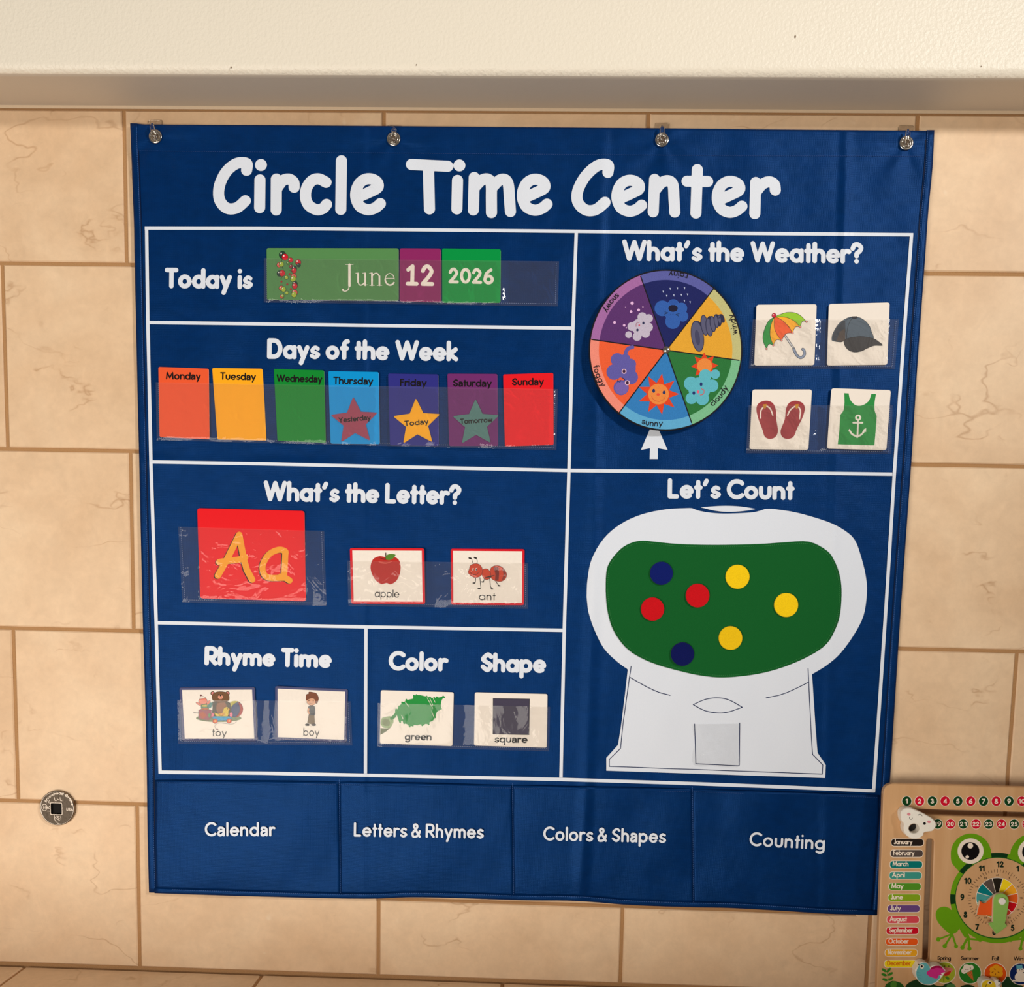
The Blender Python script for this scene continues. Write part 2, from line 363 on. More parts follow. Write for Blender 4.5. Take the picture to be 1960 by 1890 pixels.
# ---------------------------------------------------------------- materials of the room
def tile_mat(name, base, dark, light, vein, rough=0.42, vs=1.0):
    m = bpy.data.materials.new(name); m.use_nodes = True; nt = m.node_tree; N, K = nt.nodes, nt.links
    b = N['Principled BSDF']; b.inputs['Roughness'].default_value = rough; b.inputs['Specular IOR Level'].default_value = 0.22
    tc = N.new('ShaderNodeTexCoord'); oi = N.new('ShaderNodeObjectInfo')
    off = N.new('ShaderNodeVectorMath'); off.operation = 'MULTIPLY_ADD'
    cmb = N.new('ShaderNodeCombineXYZ')
    for k in 'XYZ': K.new(oi.outputs['Random'], cmb.inputs[k])
    K.new(cmb.outputs[0], off.inputs[0]); off.inputs[1].default_value = (7.3, 3.1, 11.7); K.new(tc.outputs['Object'], off.inputs[2])
    def noise(scale, det=4, dist=0, rgh=0.55):
        n = N.new('ShaderNodeTexNoise'); n.inputs['Scale'].default_value = scale; n.inputs['Detail'].default_value = det
        n.inputs['Distortion'].default_value = dist; n.inputs['Roughness'].default_value = rgh
        K.new(off.outputs[0], n.inputs['Vector']); return n.outputs['Fac']
    def ramp(src, stops):
        r = N.new('ShaderNodeValToRGB'); K.new(src, r.inputs[0]); e = r.color_ramp.elements
        while len(e) < len(stops): e.new(0.5)
        for q, (p, c) in zip(e, stops): q.position = p; q.color = c if len(c) == 4 else tuple(lin(x) for x in c)+(1,)
        return r.outputs[0]
    g = lambda v: (v, v, v, 1)
    base_c = ramp(noise(7, 5, 0.6), [(0.3, dark), (0.5, base), (0.72, light)])
    fine = ramp(noise(120, 5, 0, .7), [(0.2, g(.93)), (0.8, g(1.05))])
    def mul(a, c2, f=1.0, mode='MULTIPLY'):
        x = N.new('ShaderNodeMix'); x.data_type = 'RGBA'; x.blend_type = mode; x.inputs[0].default_value = f if isinstance(f, float) else 1
        if not isinstance(f, float): K.new(f, x.inputs[0])
        K.new(a, x.inputs[6])
        if isinstance(c2, tuple): x.inputs[7].default_value = tuple(lin(q) for q in c2)+(1,)
        else: K.new(c2, x.inputs[7])
        return x.outputs[2]
    mid = ramp(noise(38, 4, .8, .6), [(0.3, g(.955)), (0.5, g(1.0)), (0.7, g(1.045))])
    c = mul(mul(base_c, fine), mid)
    # thin wandering veins: zero crossing of a stretched, distorted noise, broken up by another
    mp = N.new('ShaderNodeMapping'); mp.inputs['Scale'].default_value = (2.6*vs, 2.6*vs, 5.5*vs); K.new(off.outputs[0], mp.inputs[0])
    vn = N.new('ShaderNodeTexNoise'); vn.inputs['Scale'].default_value = 1; vn.inputs['Detail'].default_value = 5; vn.inputs['Roughness'].default_value = .5
    vn.inputs['Distortion'].default_value = 0.15; K.new(mp.outputs[0], vn.inputs['Vector'])
    s1 = N.new('ShaderNodeMath'); s1.operation = 'SUBTRACT'; K.new(vn.outputs['Fac'], s1.inputs[0]); s1.inputs[1].default_value = 0.5
    s2 = N.new('ShaderNodeMath'); s2.operation = 'ABSOLUTE'; K.new(s1.outputs[0], s2.inputs[0])
    vmask = ramp(s2.outputs[0], [(0.0, g(1)), (0.0016, g(.6)), (0.004, g(0))])
    brk = ramp(noise(9, 3), [(0.47, g(0)), (0.62, g(.5))])
    vm = mul(vmask, brk)
    m2_ = N.new('ShaderNodeMapping'); m2_.inputs['Scale'].default_value = (9, 9, 15); m2_.inputs['Location'].default_value = (3, 5, 8); K.new(off.outputs[0], m2_.inputs[0])
    v2 = N.new('ShaderNodeTexNoise'); v2.inputs['Scale'].default_value = 1; v2.inputs['Detail'].default_value = 4; K.new(m2_.outputs[0], v2.inputs['Vector'])
    q1 = N.new('ShaderNodeMath'); q1.operation = 'SUBTRACT'; K.new(v2.outputs['Fac'], q1.inputs[0]); q1.inputs[1].default_value = 0.47
    q2 = N.new('ShaderNodeMath'); q2.operation = 'ABSOLUTE'; K.new(q1.outputs[0], q2.inputs[0])
    vm = mul(vm, mul(ramp(q2.outputs[0], [(0.0, g(1)), (0.006, g(.4)), (0.014, g(0))]), ramp(noise(17, 2), [(0.58, g(0)), (0.68, g(.55))])), 1.0, 'ADD')
    sp = ramp(noise(42, 2), [(0.70, g(0)), (0.76, g(.5))])
    c = mul(c, vein, vm, 'MIX')
    c = mul(c, (246, 226, 198), mul(sp, ramp(noise(11, 2), [(.5, g(0)), (.6, g(1))])), 'MIX')
    K.new(c, b.inputs['Base Color'])
    bp = N.new('ShaderNodeBump'); bp.inputs['Strength'].default_value = 0.12; bp.inputs['Distance'].default_value = 0.0015
    K.new(noise(26, 4), bp.inputs['Height']); K.new(bp.outputs[0], b.inputs['Normal'])
    return m
TILE = tile_mat('beige_marble_tile', (229, 196, 160), (221, 186, 149), (236, 206, 171), (172, 128, 88))
FLOORT = tile_mat('beige_marble_hearth', (232, 200, 164), (224, 190, 152), (238, 210, 175), (175, 132, 92), rough=0.22)
GROUT = mat((176, 134, 92), 0.95, 0.1, bump=0.5, bscale=900, var=0.12, name='tan_grout')
def plaster():
    m = bpy.data.materials.new('cream_textured_paint'); m.use_nodes = True; nt = m.node_tree; N, K = nt.nodes, nt.links
    b = N['Principled BSDF']; b.inputs['Base Color'].default_value = (lin(238), lin(229), lin(212), 1)
    b.inputs['Roughness'].default_value = 0.42; b.inputs['Specular IOR Level'].default_value = 0.4
    tc = N.new('ShaderNodeTexCoord'); n = N.new('ShaderNodeTexNoise'); n.inputs['Scale'].default_value = 260; n.inputs['Detail'].default_value = 3
    K.new(tc.outputs['Object'], n.inputs['Vector'])
    bp = N.new('ShaderNodeBump'); bp.inputs['Strength'].default_value = 0.55; bp.inputs['Distance'].default_value = 0.0016
    K.new(n.outputs['Fac'], bp.inputs['Height']); K.new(bp.outputs[0], b.inputs['Normal'])
    return m
CREAM = plaster()
# ---------------------------------------------------------------- wall tiles
W, H = 0.31, 0.2205655
ZT, ZB, ZH = 0.17789, -0.87777, -0.77507
G = 0.0022
XN = float(wallpt(1639, 1756)[0])       # where the cut in one tile ends
wall = addmesh('wall_back', [(-1.1, .002, -1.2), (2.3, .002, -1.2), (2.3, .002, 1.2), (-1.1, .002, 1.2), (-1.1, .1, -1.2), (2.3, .1, -1.2), (2.3, .1, 1.2), (-1.1, .1, 1.2)],
               [(3,2,1,0), (4,5,6,7), (0,1,5,4), (2,3,7,6), (1,2,6,5), (3,0,4,7)], GROUT)
tag(wall, kind='structure')
fwall = lambda pts, d: np.array([(x, d, z) for x, z in pts])
def rect(x0, x1, z0, z1): return [(x0, z0), (x1, z0), (x1, z1), (x0, z1)]
def tile(pts, name='tile', fm=fwall, m=TILE, par=wall, th=0.009):
    o = prism(name, pts, fm, th, 0.0014, m, par, bd=0.0013)
    return o
rows = [(0.0, ZT, 0.0), (-H, 0.0, -0.15247), (-2*H, -H, 0.0006), (-3*H, -2*H, -0.15263)]
for z0, z1, xo in rows:
    for k in range(-2, 5):
        tile(rect(xo+k*W+G, xo+(k+1)*W-G, z0+G, z1-G))
for k in range(-2, 5):
    x0, x1 = 0.0009+k*W+G, 0.0009+(k+1)*W-G
    if k in (0, 1, 2): pass
    z0, z1 = ZB+G, -3*H-G
    if k in (1, 2):
        if k == 1:
            tile(rect(x0, x1, z0, ZH-G)); tile(rect(x0, x1, ZH+G, z1))
        else:
            tile([(x0, z0), (x1, z0), (x1, z1), (XN, z1), (XN, ZH-G), (x0, ZH-G)]); tile(rect(x0, XN-2*G, ZH+G, z1))
    else: tile(rect(x0, x1, z0, z1))
# hearth ledge
floor = addmesh('floor', [(-1.1, .0, ZB-.0045), (2.3, .0, ZB-.0045), (2.3, -.47, ZB-.0045), (-1.1, -.47, ZB-.0045), (-1.1, .0, ZB-.3), (2.3, .0, ZB-.3), (2.3, -.47, ZB-.3), (-1.1, -.47, ZB-.3)],
               [(3,2,1,0), (4,5,6,7), (0,1,5,4), (2,3,7,6), (1,2,6,5), (3,0,4,7)], GROUT)
tag(floor, kind='structure')
ZF = ZB-0.0022
def at_floor(px, py):
    d = ray(px, py); t = (ZF-CAMC[2])/d[2]; return CAMC+d*t
xf = float(at_floor(44.6, 1853)[0])
ffl = lambda pts, d: np.array([(x, y, ZF-d) for x, y in pts])
for k in range(-2, 5):
    tile([(xf+k*W+G, -0.003), (xf+k*W+G, -0.465), (xf+(k+1)*W-G, -0.465), (xf+(k+1)*W-G, -0.003)], fm=ffl, m=FLOORT, par=floor, th=0.004)
# mantel: cream textured overhang with a rounded lower edge
ZM = float(wallpt(980, 208.5)[2])
d_ = ray(980, 148); D = -float((CAMC+d_*((ZM-CAMC[2])/d_[2]))[1])
R = 0.011; prof = [(0.002, ZM), (-0.01, ZM)]
D += 0.0065
prof += [(-(D-R)-R*math.sin(math.radians(a)), ZM+R-R*math.cos(math.radians(a))) for a in range(0, 91, 9)]
prof += [(-D, ZM+.1), (-D, 1.0), (0.002, 1.0)]
n = len(prof); V = [(-1.1, y, z) for y, z in prof]+[(2.3, y, z) for y, z in prof]
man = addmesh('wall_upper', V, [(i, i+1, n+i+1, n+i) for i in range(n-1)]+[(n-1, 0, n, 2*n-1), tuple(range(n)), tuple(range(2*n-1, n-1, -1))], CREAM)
bm = bmesh.new(); bm.from_mesh(man.data); bmesh.ops.recalc_face_normals(bm, faces=bm.faces); bm.to_mesh(man.data); bm.free()
for p in man.data.polygons: p.use_smooth = len(p.vertices) == 4 and abs(p.normal[0]) < .5
man.data.materials.append(mat((204, 192, 176), .5, .3, bump=.1, bscale=200, var=.01))  # smoother underside; its darker colour paints in the shade below the overhang
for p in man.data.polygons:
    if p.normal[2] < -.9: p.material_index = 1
mod = man.modifiers.new('e', 'EDGE_SPLIT'); mod.split_angle = math.radians(30)
tag(man, kind='structure')
cz = ZM-0.001
trim = addmesh('trim_1', [(-1.1, 0.0, cz+.001), (2.3, 0.0, cz+.001), (2.3, -.0022, cz+.001), (-1.1, -.0022, cz+.001), (-1.1, -.0003, cz-.0016), (2.3, -.0003, cz-.0016)],
               [(0,1,2,3), (3,2,5,4), (0,4,5,1), (0,3,4), (1,5,2)], mat((214, 190, 160), .5, .3, name='caulk'))
tag(trim, kind='structure')
# small chips in the paint of the overhang
def chip(px, py, r):
    d = ray(px, py); t = (-D-.0003-CAMC[1])/d[1]; c = CAMC+d*t
    return [(c[0]+r*.0006*.6*math.cos(a*.785), -D-.0002, c[2]+r*.0006*math.sin(a*.785)) for a in range(8)]
ch = [chip(1522, 70, 2.6), chip(442, 129, 2.0), chip(1878, 127, 1.4), chip(797, 124, 1.5)]
o = addmesh('paint_chip', sum(ch, []), [tuple(range(8*i, 8*i+8)) for i in range(len(ch))], mat((120, 98, 78), .8, .1)); o.parent = man
# ---------------------------------------------------------------- the hanging chart
EL = cr([(250,236),(257,420),(258.5,490),(263,700),(267.5,890),(274,1180),(280.5,1400),(283.5,1600),(286,1709)])
ER = cr([(1787.5,249),(1784,320),(1776,404),(1770,490),(1755,700),(1743,890),(1721,1200),(1702,1502),(1684,1752)])
ET = cr([(248,236),(258,236),(275,238),(303,238.4),(660,240.7),(1000,243.4),(1300,245.8),(1500,248),(1771,250),(1790,249)])
EB = cr([(284,1709),(400,1713),(600,1718.6),(712,1720),(780,1717.5),(865,1718.6),(1000,1723),(1102,1724.3),(1204,1732),(1306,1736),(1400,1738),(1507,1744),(1584,1749),(1690,1752)])
def fy(curve, y): return np.interp(y, [p[1] for p in curve], [p[0] for p in curve])
def fx(curve, x): return np.interp(x, [p[0] for p in curve], [p[1] for p in curve])
rng = random.Random(5)
WAV = [(rng.uniform(.6,1)*a, 2*math.pi/rng.uniform(l0, l1), 2*math.pi/rng.uniform(k0, k1), rng.uniform(0, 6.28)) for a, l0, l1, k0, k1 in
       [(.00055,300,700,500,1200)]*3+[(.00032,120,300,250,700)]*5+[(.00012,60,120,120,320)]*5]
def hC(px, py):                  # relief of the cloth in metres in front of the tiles
    px = np.asarray(px, float); py = np.asarray(py, float)
    h = np.full(np.broadcast(px, py).shape, 0.0052)
    for a, kx, ky, ph in WAV: h = h+a*np.sin(kx*px+ky*py*(1 if ph > 3 else -1)+ph)
    def crease(xc, sg, amp, env): return amp*np.exp(-((px-xc)/sg)**2)*env
    st = lambda a, b: 1/(1+np.exp(-(py-a)/b))
    h = h+crease(np.interp(py, [240,1500,1720],[694,697,695]), 12, .0014, 0.8+.4*np.sin(py/90))
    h = h-crease(np.interp(py, [240,1500,1720],[708,706,703]), 6, .0005, 1+.4*np.sin(py/70))
    xb = np.interp(py, [240,700,1100,1500,1750],[1156,1140,1137,1122,1108])
    h = h+crease(xb, 12, .0024, .35+.65*st(800,100)+.2*np.sin(py/60))-crease(xb+16, 10, .0004, 1)
    xc = np.interp(py, [240,600,900,1300,1750],[1621,1613,1600,1588,1578])
    h = h+crease(xc, 10, .0019, (1-.65*st(1050,90))*(1+.25*np.sin(py/50)))-crease(xc-14, 8, .0004, 1-.5*st(1050,90))
    for yc, sg, amp in ((882,9,.0011),(1487,8,.0013),(1500,7,-.0009),(590,9,.0002)):
        yy = yc+(px-280)*.017
        h = h+amp*np.exp(-((py-yy)/sg)**2)*(.6+.4*np.sin(px/47+yc))
    # top hem sleeve and soft puckers radiating from the eyelets
    h = h+.0008*np.exp(-((py-252-.01*(px-250))/22)**2)
    for gx, gy in ((297,261),(753.5,266),(1267,268),(1735,274)):
        dd = np.hypot(px-gx, (py-gy)*1.2); ang = np.arctan2(py-gy, px-gx)
        h = h+.0007*np.exp(-((dd-55)/45)**2)*np.cos(ang*6+gx)
    # loose billow in the bottom pockets
    z = st(1530, 12)*(1-st(1700, 10))
    h = h+z*(.0012*np.sin((px-286)/332*math.pi*1.0+.2)**2+.0007*np.sin(px/58+py/33)+.0006*np.sin(px/97-py/47+2))
    return h
def navy(name, rgb, rough=.4, spec=.45, weave=.25):
    m = bpy.data.materials.new(name); m.use_nodes = True; nt = m.node_tree; N, K = nt.nodes, nt.links
    b = N['Principled BSDF']; b.inputs['Roughness'].default_value = rough; b.inputs['Specular IOR Level'].default_value = spec
    b.inputs['Specular Tint'].default_value = (.10, .34, 1.0, 1)
    tc = N.new('ShaderNodeTexCoord')
    def noi(sc, vec=(1,1,1), det=2):
        mp = N.new('ShaderNodeMapping'); mp.inputs['Scale'].default_value = vec; K.new(tc.outputs['Object'], mp.inputs[0])
        n = N.new('ShaderNodeTexNoise'); n.inputs['Scale'].default_value = sc; n.inputs['Detail'].default_value = det; K.new(mp.outputs[0], n.inputs['Vector']); return n.outputs['Fac']
    r = N.new('ShaderNodeValToRGB'); K.new(noi(60, (1,1,2)), r.inputs[0])
    e = r.color_ramp.elements; e[0].position = .3; e[1].position = .75
    e[0].color = tuple(lin(c*.95) for c in rgb)+(1,); e[1].color = tuple(lin(min(255, c*1.06)) for c in rgb)+(1,)
    K.new(r.outputs[0], b.inputs['Base Color'])
    def wave(d):
        x = N.new('ShaderNodeTexWave'); x.bands_direction = d; x.inputs['Scale'].default_value = 260; x.inputs['Distortion'].default_value = 1.2
        x.inputs['Detail'].default_value = 1; K.new(tc.outputs['Object'], x.inputs['Vector']); return x.outputs['Fac']
    ad = N.new('ShaderNodeMath'); ad.operation = 'ADD'; K.new(wave('X'), ad.inputs[0]); K.new(wave('Z'), ad.inputs[1])
    b1 = N.new('ShaderNodeBump'); b1.inputs['Strength'].default_value = weave; b1.inputs['Distance'].default_value = .0003; K.new(ad.outputs[0], b1.inputs['Height'])
    b2 = N.new('ShaderNodeBump'); b2.inputs['Strength'].default_value = .5; b2.inputs['Distance'].default_value = .004
    K.new(noi(22, (1,1,.7), 3), b2.inputs['Height']); K.new(b1.outputs[0], b2.inputs['Normal']); K.new(b2.outputs[0], b.inputs['Normal'])
    return m
NAVY = navy('navy_coated_cloth', (0, 38, 88), .42, .5)
NAVY2 = navy('navy_pocket_cloth', (0, 36, 84), .38, .55)
PRINT = mat((221, 227, 238), .42, .3, bump=.12, bscale=700, var=.02, name='white_print')
THREAD = mat((60, 92, 150), .7, .2, name='blue_thread')
chart_loc = P(np.array([1000]), np.array([240]), np.array([.005]))[0]
chart = empty('wall_chart', 'large navy cloth pocket chart headed in big white letters, hanging on the tiled wall', 'wall chart', chart_loc)
def sheet(name, x0f, x1f, y0f, y1f, nu, nv, off, m, par=chart, thick=0.0007, smooth=True, hf=hC):
    """cloth sheet whose edges are pixel curves; off(px,py,u,v) is extra distance"""
    u, v = np.meshgrid(np.linspace(0,1,nu+1), np.linspace(0,1,nv+1))
    ya, yb = y0f(np.full_like(u, 900.)), y1f(np.full_like(u, 900.))
    y = ya+(yb-ya)*v
    for _ in range(4):
        x = x0f(y)+(x1f(y)-x0f(y))*u; y = y0f(x)+(y1f(x)-y0f(x))*v
    o_ = hf(x, y)+off(x, y, u, v)
    V = P(x.ravel(), y.ravel(), o_.ravel())
    nn = nu+1; I = lambda i, j: j*nn+i
    F = [(I(i,j), I(i,j+1), I(i+1,j+1), I(i+1,j)) for j in range(nv) for i in range(nu)]
    V2 = V+np.array([0, thick, 0]); b = len(V)
    rim = [I(i,0) for i in range(nn)]+[I(nu,j) for j in range(1,nv+1)]+[I(i,nv) for i in range(nu-1,-1,-1)]+[I(0,j) for j in range(nv-1,0,-1)]
    F += [tuple(b+q for q in f[::-1]) for f in F]
    F += [(rim[k], rim[(k+1)%len(rim)], b+rim[(k+1)%len(rim)], b+rim[k]) for k in range(len(rim))]
    return addmesh(name, np.concatenate([V, V2]).tolist(), F, m, par, smooth=smooth)
Z0 = lambda x, y, u, v: 0*x
sheet('cloth_panel', lambda y: fy(EL, y), lambda y: fy(ER, y), lambda x: fx(ET, x), lambda x: fx(EB, x), 380, 330, Z0, NAVY)
def band(name, pa, pb, n, off, m, nw=3, **k):
    """strip between two pixel polylines (pa outer, pb inner)"""
    t = np.linspace(0, 1, n+1)
    def rs(p):
        p = np.array(p, float); L = np.concatenate([[0], np.cumsum(np.hypot(*np.diff(p, axis=0).T))]); L /= L[-1]
        return np.interp(t, L, p[:,0]), np.interp(t, L, p[:,1])
    ax, ay = rs(pa); bx, by = rs(pb); s = np.linspace(0, 1, nw+1)[:, None]
    x = ax+(bx-ax)*s; y = ay+(by-ay)*s
    o_ = hC(x, y)+off+0.0004*np.sin(s*math.pi)
    V = P(x.ravel(), y.ravel(), o_.ravel()); nn = n+1
    F = [(j*nn+i, j*nn+i+1, (j+1)*nn+i+1, (j+1)*nn+i) for j in range(nw) for i in range(n)]
    b = len(V); V2 = V+np.array([0, .0006, 0]); rim = list(range(nn))+[j*nn+n for j in range(1, nw+1)]+[nw*nn+i for i in range(n-1,-1,-1)]+[j*nn for j in range(nw-1,0,-1)]
    F += [tuple(b+q for q in f[::-1]) for f in F]+[(rim[k2], rim[(k2+1)%len(rim)], b+rim[(k2+1)%len(rim)], b+rim[k2]) for k2 in range(len(rim))]
    o = addmesh(name, np.concatenate([V, V2]).tolist(), F, m, chart, smooth=True)
    bm = bmesh.new(); bm.from_mesh(o.data); bmesh.ops.recalc_face_normals(bm, faces=bm.faces); bm.to_mesh(o.data); bm.free()
    return o
sh = lambda c, dx, dy=0: [(x+dx, y+dy) for x, y in c]
band('side_binding', sh(EL, -1), sh(EL, 12), 160, .0007, NAVY2)
band('side_binding', sh(ER, 1), sh(ER, -13.5), 160, .0007, NAVY2)
band('bottom_hem', sh(EB[1:-1], 0, 1), sh(EB[1:-1], 0, -9), 160, .0016, NAVY2)
dots = []
def stitch(line, step=4.2, ln=2.4, w=.9):
    p = np.array(line, float); L = np.concatenate([[0], np.cumsum(np.hypot(*np.diff(p, axis=0).T))])
    s = np.arange(0, L[-1]-ln, step)
    for a in s:
        q = [(np.interp(a+k, L, p[:,0]), np.interp(a+k, L, p[:,1])) for k in (0, ln)]
        dx, dy = q[1][0]-q[0][0], q[1][1]-q[0][1]; l = math.hypot(dx, dy)+1e-9; nx, ny = -dy/l*w/2, dx/l*w/2
        yield [(q[0][0]+nx, q[0][1]+ny), (q[1][0]+nx, q[1][1]+ny), (q[1][0]-nx, q[1][1]-ny), (q[0][0]-nx, q[0][1]-ny)]
def stitches(lines, m, eps, par=chart, name='stitching', surf=hC, **k):
    a = Art(surf, eps=eps)
    a.polys([q for l in lines for q in stitch(l, **k)], m)
    o = a.build(name, par); o['kind'] = 'stuff'; return o
topst = [(264,289),(600,292),(1000,295),(1400,298),(1765,299)]
stitches([sh(EL, 10.5), sh(ER, -11.5)], THREAD, .0016)
stitches([topst], mat((38, 66, 122), .7, .2), .0005)
stitches([sh(EB[3:-3], 0, -7)], THREAD, .0026, w=1.1)
seam = Art(hC, eps=.00075)
dk = mat((2, 18, 52), .6, .2)
seam.stroke([sh(EL, 13)[2:-2]], 1.2, dk, g=.6); seam.stroke([sh(ER, -14.5)[2:-2]], 1.4, dk, g=.6)
seam.build('seam', chart)
# storage pockets along the bottom
PT = [(295,1494),(480,1496),(648,1497),(981,1504),(1325,1511),(1500,1517),(1690,1523)]
xs = [296, 650, 981.5, 1326, 1684]
for k in range(4):
    a, b = xs[k]+.8, xs[k+1]-.8
    def off(x, y, u, v): return .0009+.0030*np.sin(math.pi*np.clip(u,0,1))**.6*(1-v)**.8*(.4+.6*np.minimum(1, (1-v)*2+.2))+.0004*np.sin(x/41+k)
    x1 = (lambda y, b=b: np.minimum(b, fy(ER, y)-15)) if k == 3 else (lambda y, b=b: b+0*y+(y-1600)*.012)
    x0 = (lambda y, a=a: np.maximum(a, fy(EL, y)+13)) if k == 0 else (lambda y, a=a: a+0*y+(y-1600)*.012)
    sheet('storage_pocket', x0, x1, lambda x: fx(PT, x), lambda x: fx(EB, x)-8, 70, 44, off, NAVY2)
stitches([[(xs[k]-.6, fx(PT, xs[k])-4), (xs[k]+1.6, fx(EB, xs[k])-8)] for k in (1,2,3)], THREAD, .0018)
pe = Art(hC, eps=.0034)
pe.polys([q for l in [[(300,1499),(480,1501),(646,1502)],[(652,1502),(979,1509)],[(984,1509),(1322,1516)],[(1328,1516),(1500,1522),(1680,1527)]] for q in stitch(l)], mat((38, 66, 122), .7, .2))
o = pe.build('stitching', chart); o['kind'] = 'stuff'
hp = lambda x, y: hC(x, y)+.0045
for st_, x0, y0, x1, y1 in (('Calendar',392,1601.5,526,1601.5),('Letters & Rhymes',677,1602,925,1606),('Colors & Shapes',1039.7,1609.5,1273.7,1614.5),('Counting',1434,1620,1578.5,1627.5)):
    a = Art(hp, eps=.0004); a.text(st_.replace('a', '@'), x0, y0, x1, y1, 18.6, 4.3, PRINT, g=.5); a.build('pocket_lettering', chart)
# printed white ruling
rl = Art(hC, eps=.0007, L=14)
wl = 6.4
def dens(p, s=6):
    out = []
    for a, b in zip(p[:-1], p[1:]):
        n_ = max(1, int(math.hypot(b[0]-a[0], b[1]-a[1])/s)); out += [(a[0]+(b[0]-a[0])*i/n_, a[1]+(b[1]-a[1])*i/n_) for i in range(n_)]
    return out+[p[-1]]
def ribbon(p, w):
    p = np.array(dens(p)); d = np.gradient(p, axis=0); d /= np.hypot(d[:,0], d[:,1])[:,None]; n_ = np.stack([-d[:,1], d[:,0]], 1)*w/2
    A, B_ = p+n_, p-n_
    return [[tuple(A[i]), tuple(A[i+1]), tuple(B_[i+1]), tuple(B_[i])] for i in range(len(p)-1)]
LN = {}
LN['t'] = [(277,436.6),(500,437),(690,439),(1100,443),(1430,447),(1748,449.5)]
LN['l'] = [(280.5,434),(283,615),(289,890),(299,1194),(306.5,1481)]
LN['r'] = [(1745,447),(1729,660),(1712,904),(1697,1146),(1672,1517)]
LN['h2'] = [(286,617.5),(480,620),(690,623),(1093,628.5)]
LN['h3'] = [(292,884.5),(500,888),(690,892.5),(1090,901),(1400,904),(1708,908)]
LN['h4'] = [(302,1192.5),(700,1200.5),(1077,1207)]
LN['b'] = [(304,1478.5),(500,1480.5),(700,1484.5),(1075,1492.5),(1300,1499.5),(1500,1507),(1674,1514.5)]
LN['m'] = [(1103,446),(1096.5,628),(1089,901),(1080,1205),(1073.7,1489)]
LN['s'] = [(700.5,1203),(699.5,1481)]
for l in LN.values(): rl.polys(ribbon(l, wl), PRINT)
rl.build('printed_ruling', chart)
# title
ds = lambda p, n=5: cr(p, n=n)
tw = 21.2
def e_(dx, dy): return ds([(690+dx,375.5+dy),(709+dx,367+dy),(723+dx,359+dy),(722+dx,349+dy),(712+dx,343+dy),(700+dx,343+dy),(689+dx,350+dy),(682+dx,364+dy),(681.5+dx,380+dy),(689+dx,395+dy),(704+dx,401.5+dy),(718+dx,398+dy),(728+dx,390+dy)])
T = [ds([(472,326),(472,313),(453,313),(433,329),(420,356),(420,382),(434,398.5),(453,398),(469.5,384.5)]), [(497.6,344.5),(497,397.5)],
 [(529,343),(528.6,402)], ds([(531,359),(541,346),(553,343),(562,349),(563,358.5)]),
 ds([(624,349),(610,342.5),(597,346),(587,360),(585,378),(591,393),(606,401.5),(618,399),(625,391.5)]), [(653.6,308),(652.3,401)], e_(0,0),
 [(787.5,315),(857,318.5)], [(820,318),(822,400)], [(875.7,345.5),(874.5,400)],
 [(907.7,340),(906,402)], ds([(909,358),(922,345),(934,343),(940,352),(940.5,380),(940.7,407)]), ds([(943,358),(956,345),(967,344),(973,354),(975,378),(977,405)]), e_(319,1),
 ds([(1163.6,330),(1163.5,316),(1144,317),(1121,337),(1106,365),(1106,387),(1121,402),(1140,401.5),(1158,387.5)]), e_(500,3),
 [(1253,343.5),(1250.2,405.5)], ds([(1254,364),(1266,350),(1279,346),(1288,354),(1290,380),(1291.5,406)]),
 [(1334.7,325),(1332,408)], [(1315,347),(1354.5,347.5)], e_(692,5), [(1446.5,349.5),(1444.8,409)], ds([(1448,366),(1459,353),(1472,348),(1482,353),(1484,364)])]
a = Art(hC, eps=.0005)
a.strokes([(dens(t, 8), tw/2) for t in T]+[([p], 11.4) for p in ((499.5,316),(879.3,316.8))], PRINT, 1.0)
a.build('title_lettering', chart)
a = Art(hC, eps=.0003)
for st_, x0, y0, x1, y1, xh, w_ in (('Today is',315,552,482.5,554,27,8.6),('Days of the Week',511,687,877,692,27,8.6),("What's the Letter?",504,959.5,883,967,27,8.6),
    ('Rhyme Time',391,1274,634,1279.5,25.5,8.8),('Color',743.5,1284,855.7,1286,26,8.4),('Shape',920,1287,1044.5,1289,26,8.4),("What's the Weather?",1190.5,499.5,1652.5,505,28,8.8),("Let's Count",1277.7,954.5,1519,957.5,26.5,8.4)):
    a = Art(hC, eps=.0005); a.text(st_, x0, y0, x1, y1, xh, w_, PRINT, g=.8); a.build('heading_lettering', chart)
# arrow under the wheel
c3 = lambda pts: [(1090+x/4.0206, 430+y/4.0206) for x, y in pts]
a = Art(hC, eps=.0003, L=14); a.poly(c3([(652,1500),(755,1735),(680,1722),(680,1805),(617,1805),(620,1722),(550,1735)]), PRINT); a.build('printed_arrow', chart)
# counting machine print
c9 = lambda pts: [(1090+x/3.0476, 900+y/3.0484) for x, y in pts]
globe = cr([(100,740),(105,640),(130,520),(200,400),(300,315),(420,260),(560,230),(700,222)], n=4)+cr([(715,223),(765,240),(850,252),(940,254),(1060,248),(1110,238),(1140,228)], n=4)+\
  cr([(1150,227),(1200,229),(1330,250),(1500,300),(1600,350),(1665,410),(1705,520),(1730,630),(1735,720),(1715,850),(1660,960),(1580,1070),(1500,1140),(1415,1192)], n=4)+\
  [(1422,1300),(1435,1500),(1447,1650),(1495,1722),(1492,1798),(215,1755),(215,1680),(283,1605),(300,1500),(325,1300),(340,1165)]+cr([(335,1160),(280,1120),(200,1040),(140,920),(108,820)], n=4)
a = Art(hC, eps=.0008, L=7); a.poly(c9(globe), PRINT)
a.poly(c9(cr([(765,217),(850,211),(925,209),(1010,214),(1085,227)], n=4)+cr([(1080,229),(1010,240),(925,244),(850,238),(770,219)], n=4)), PRINT)
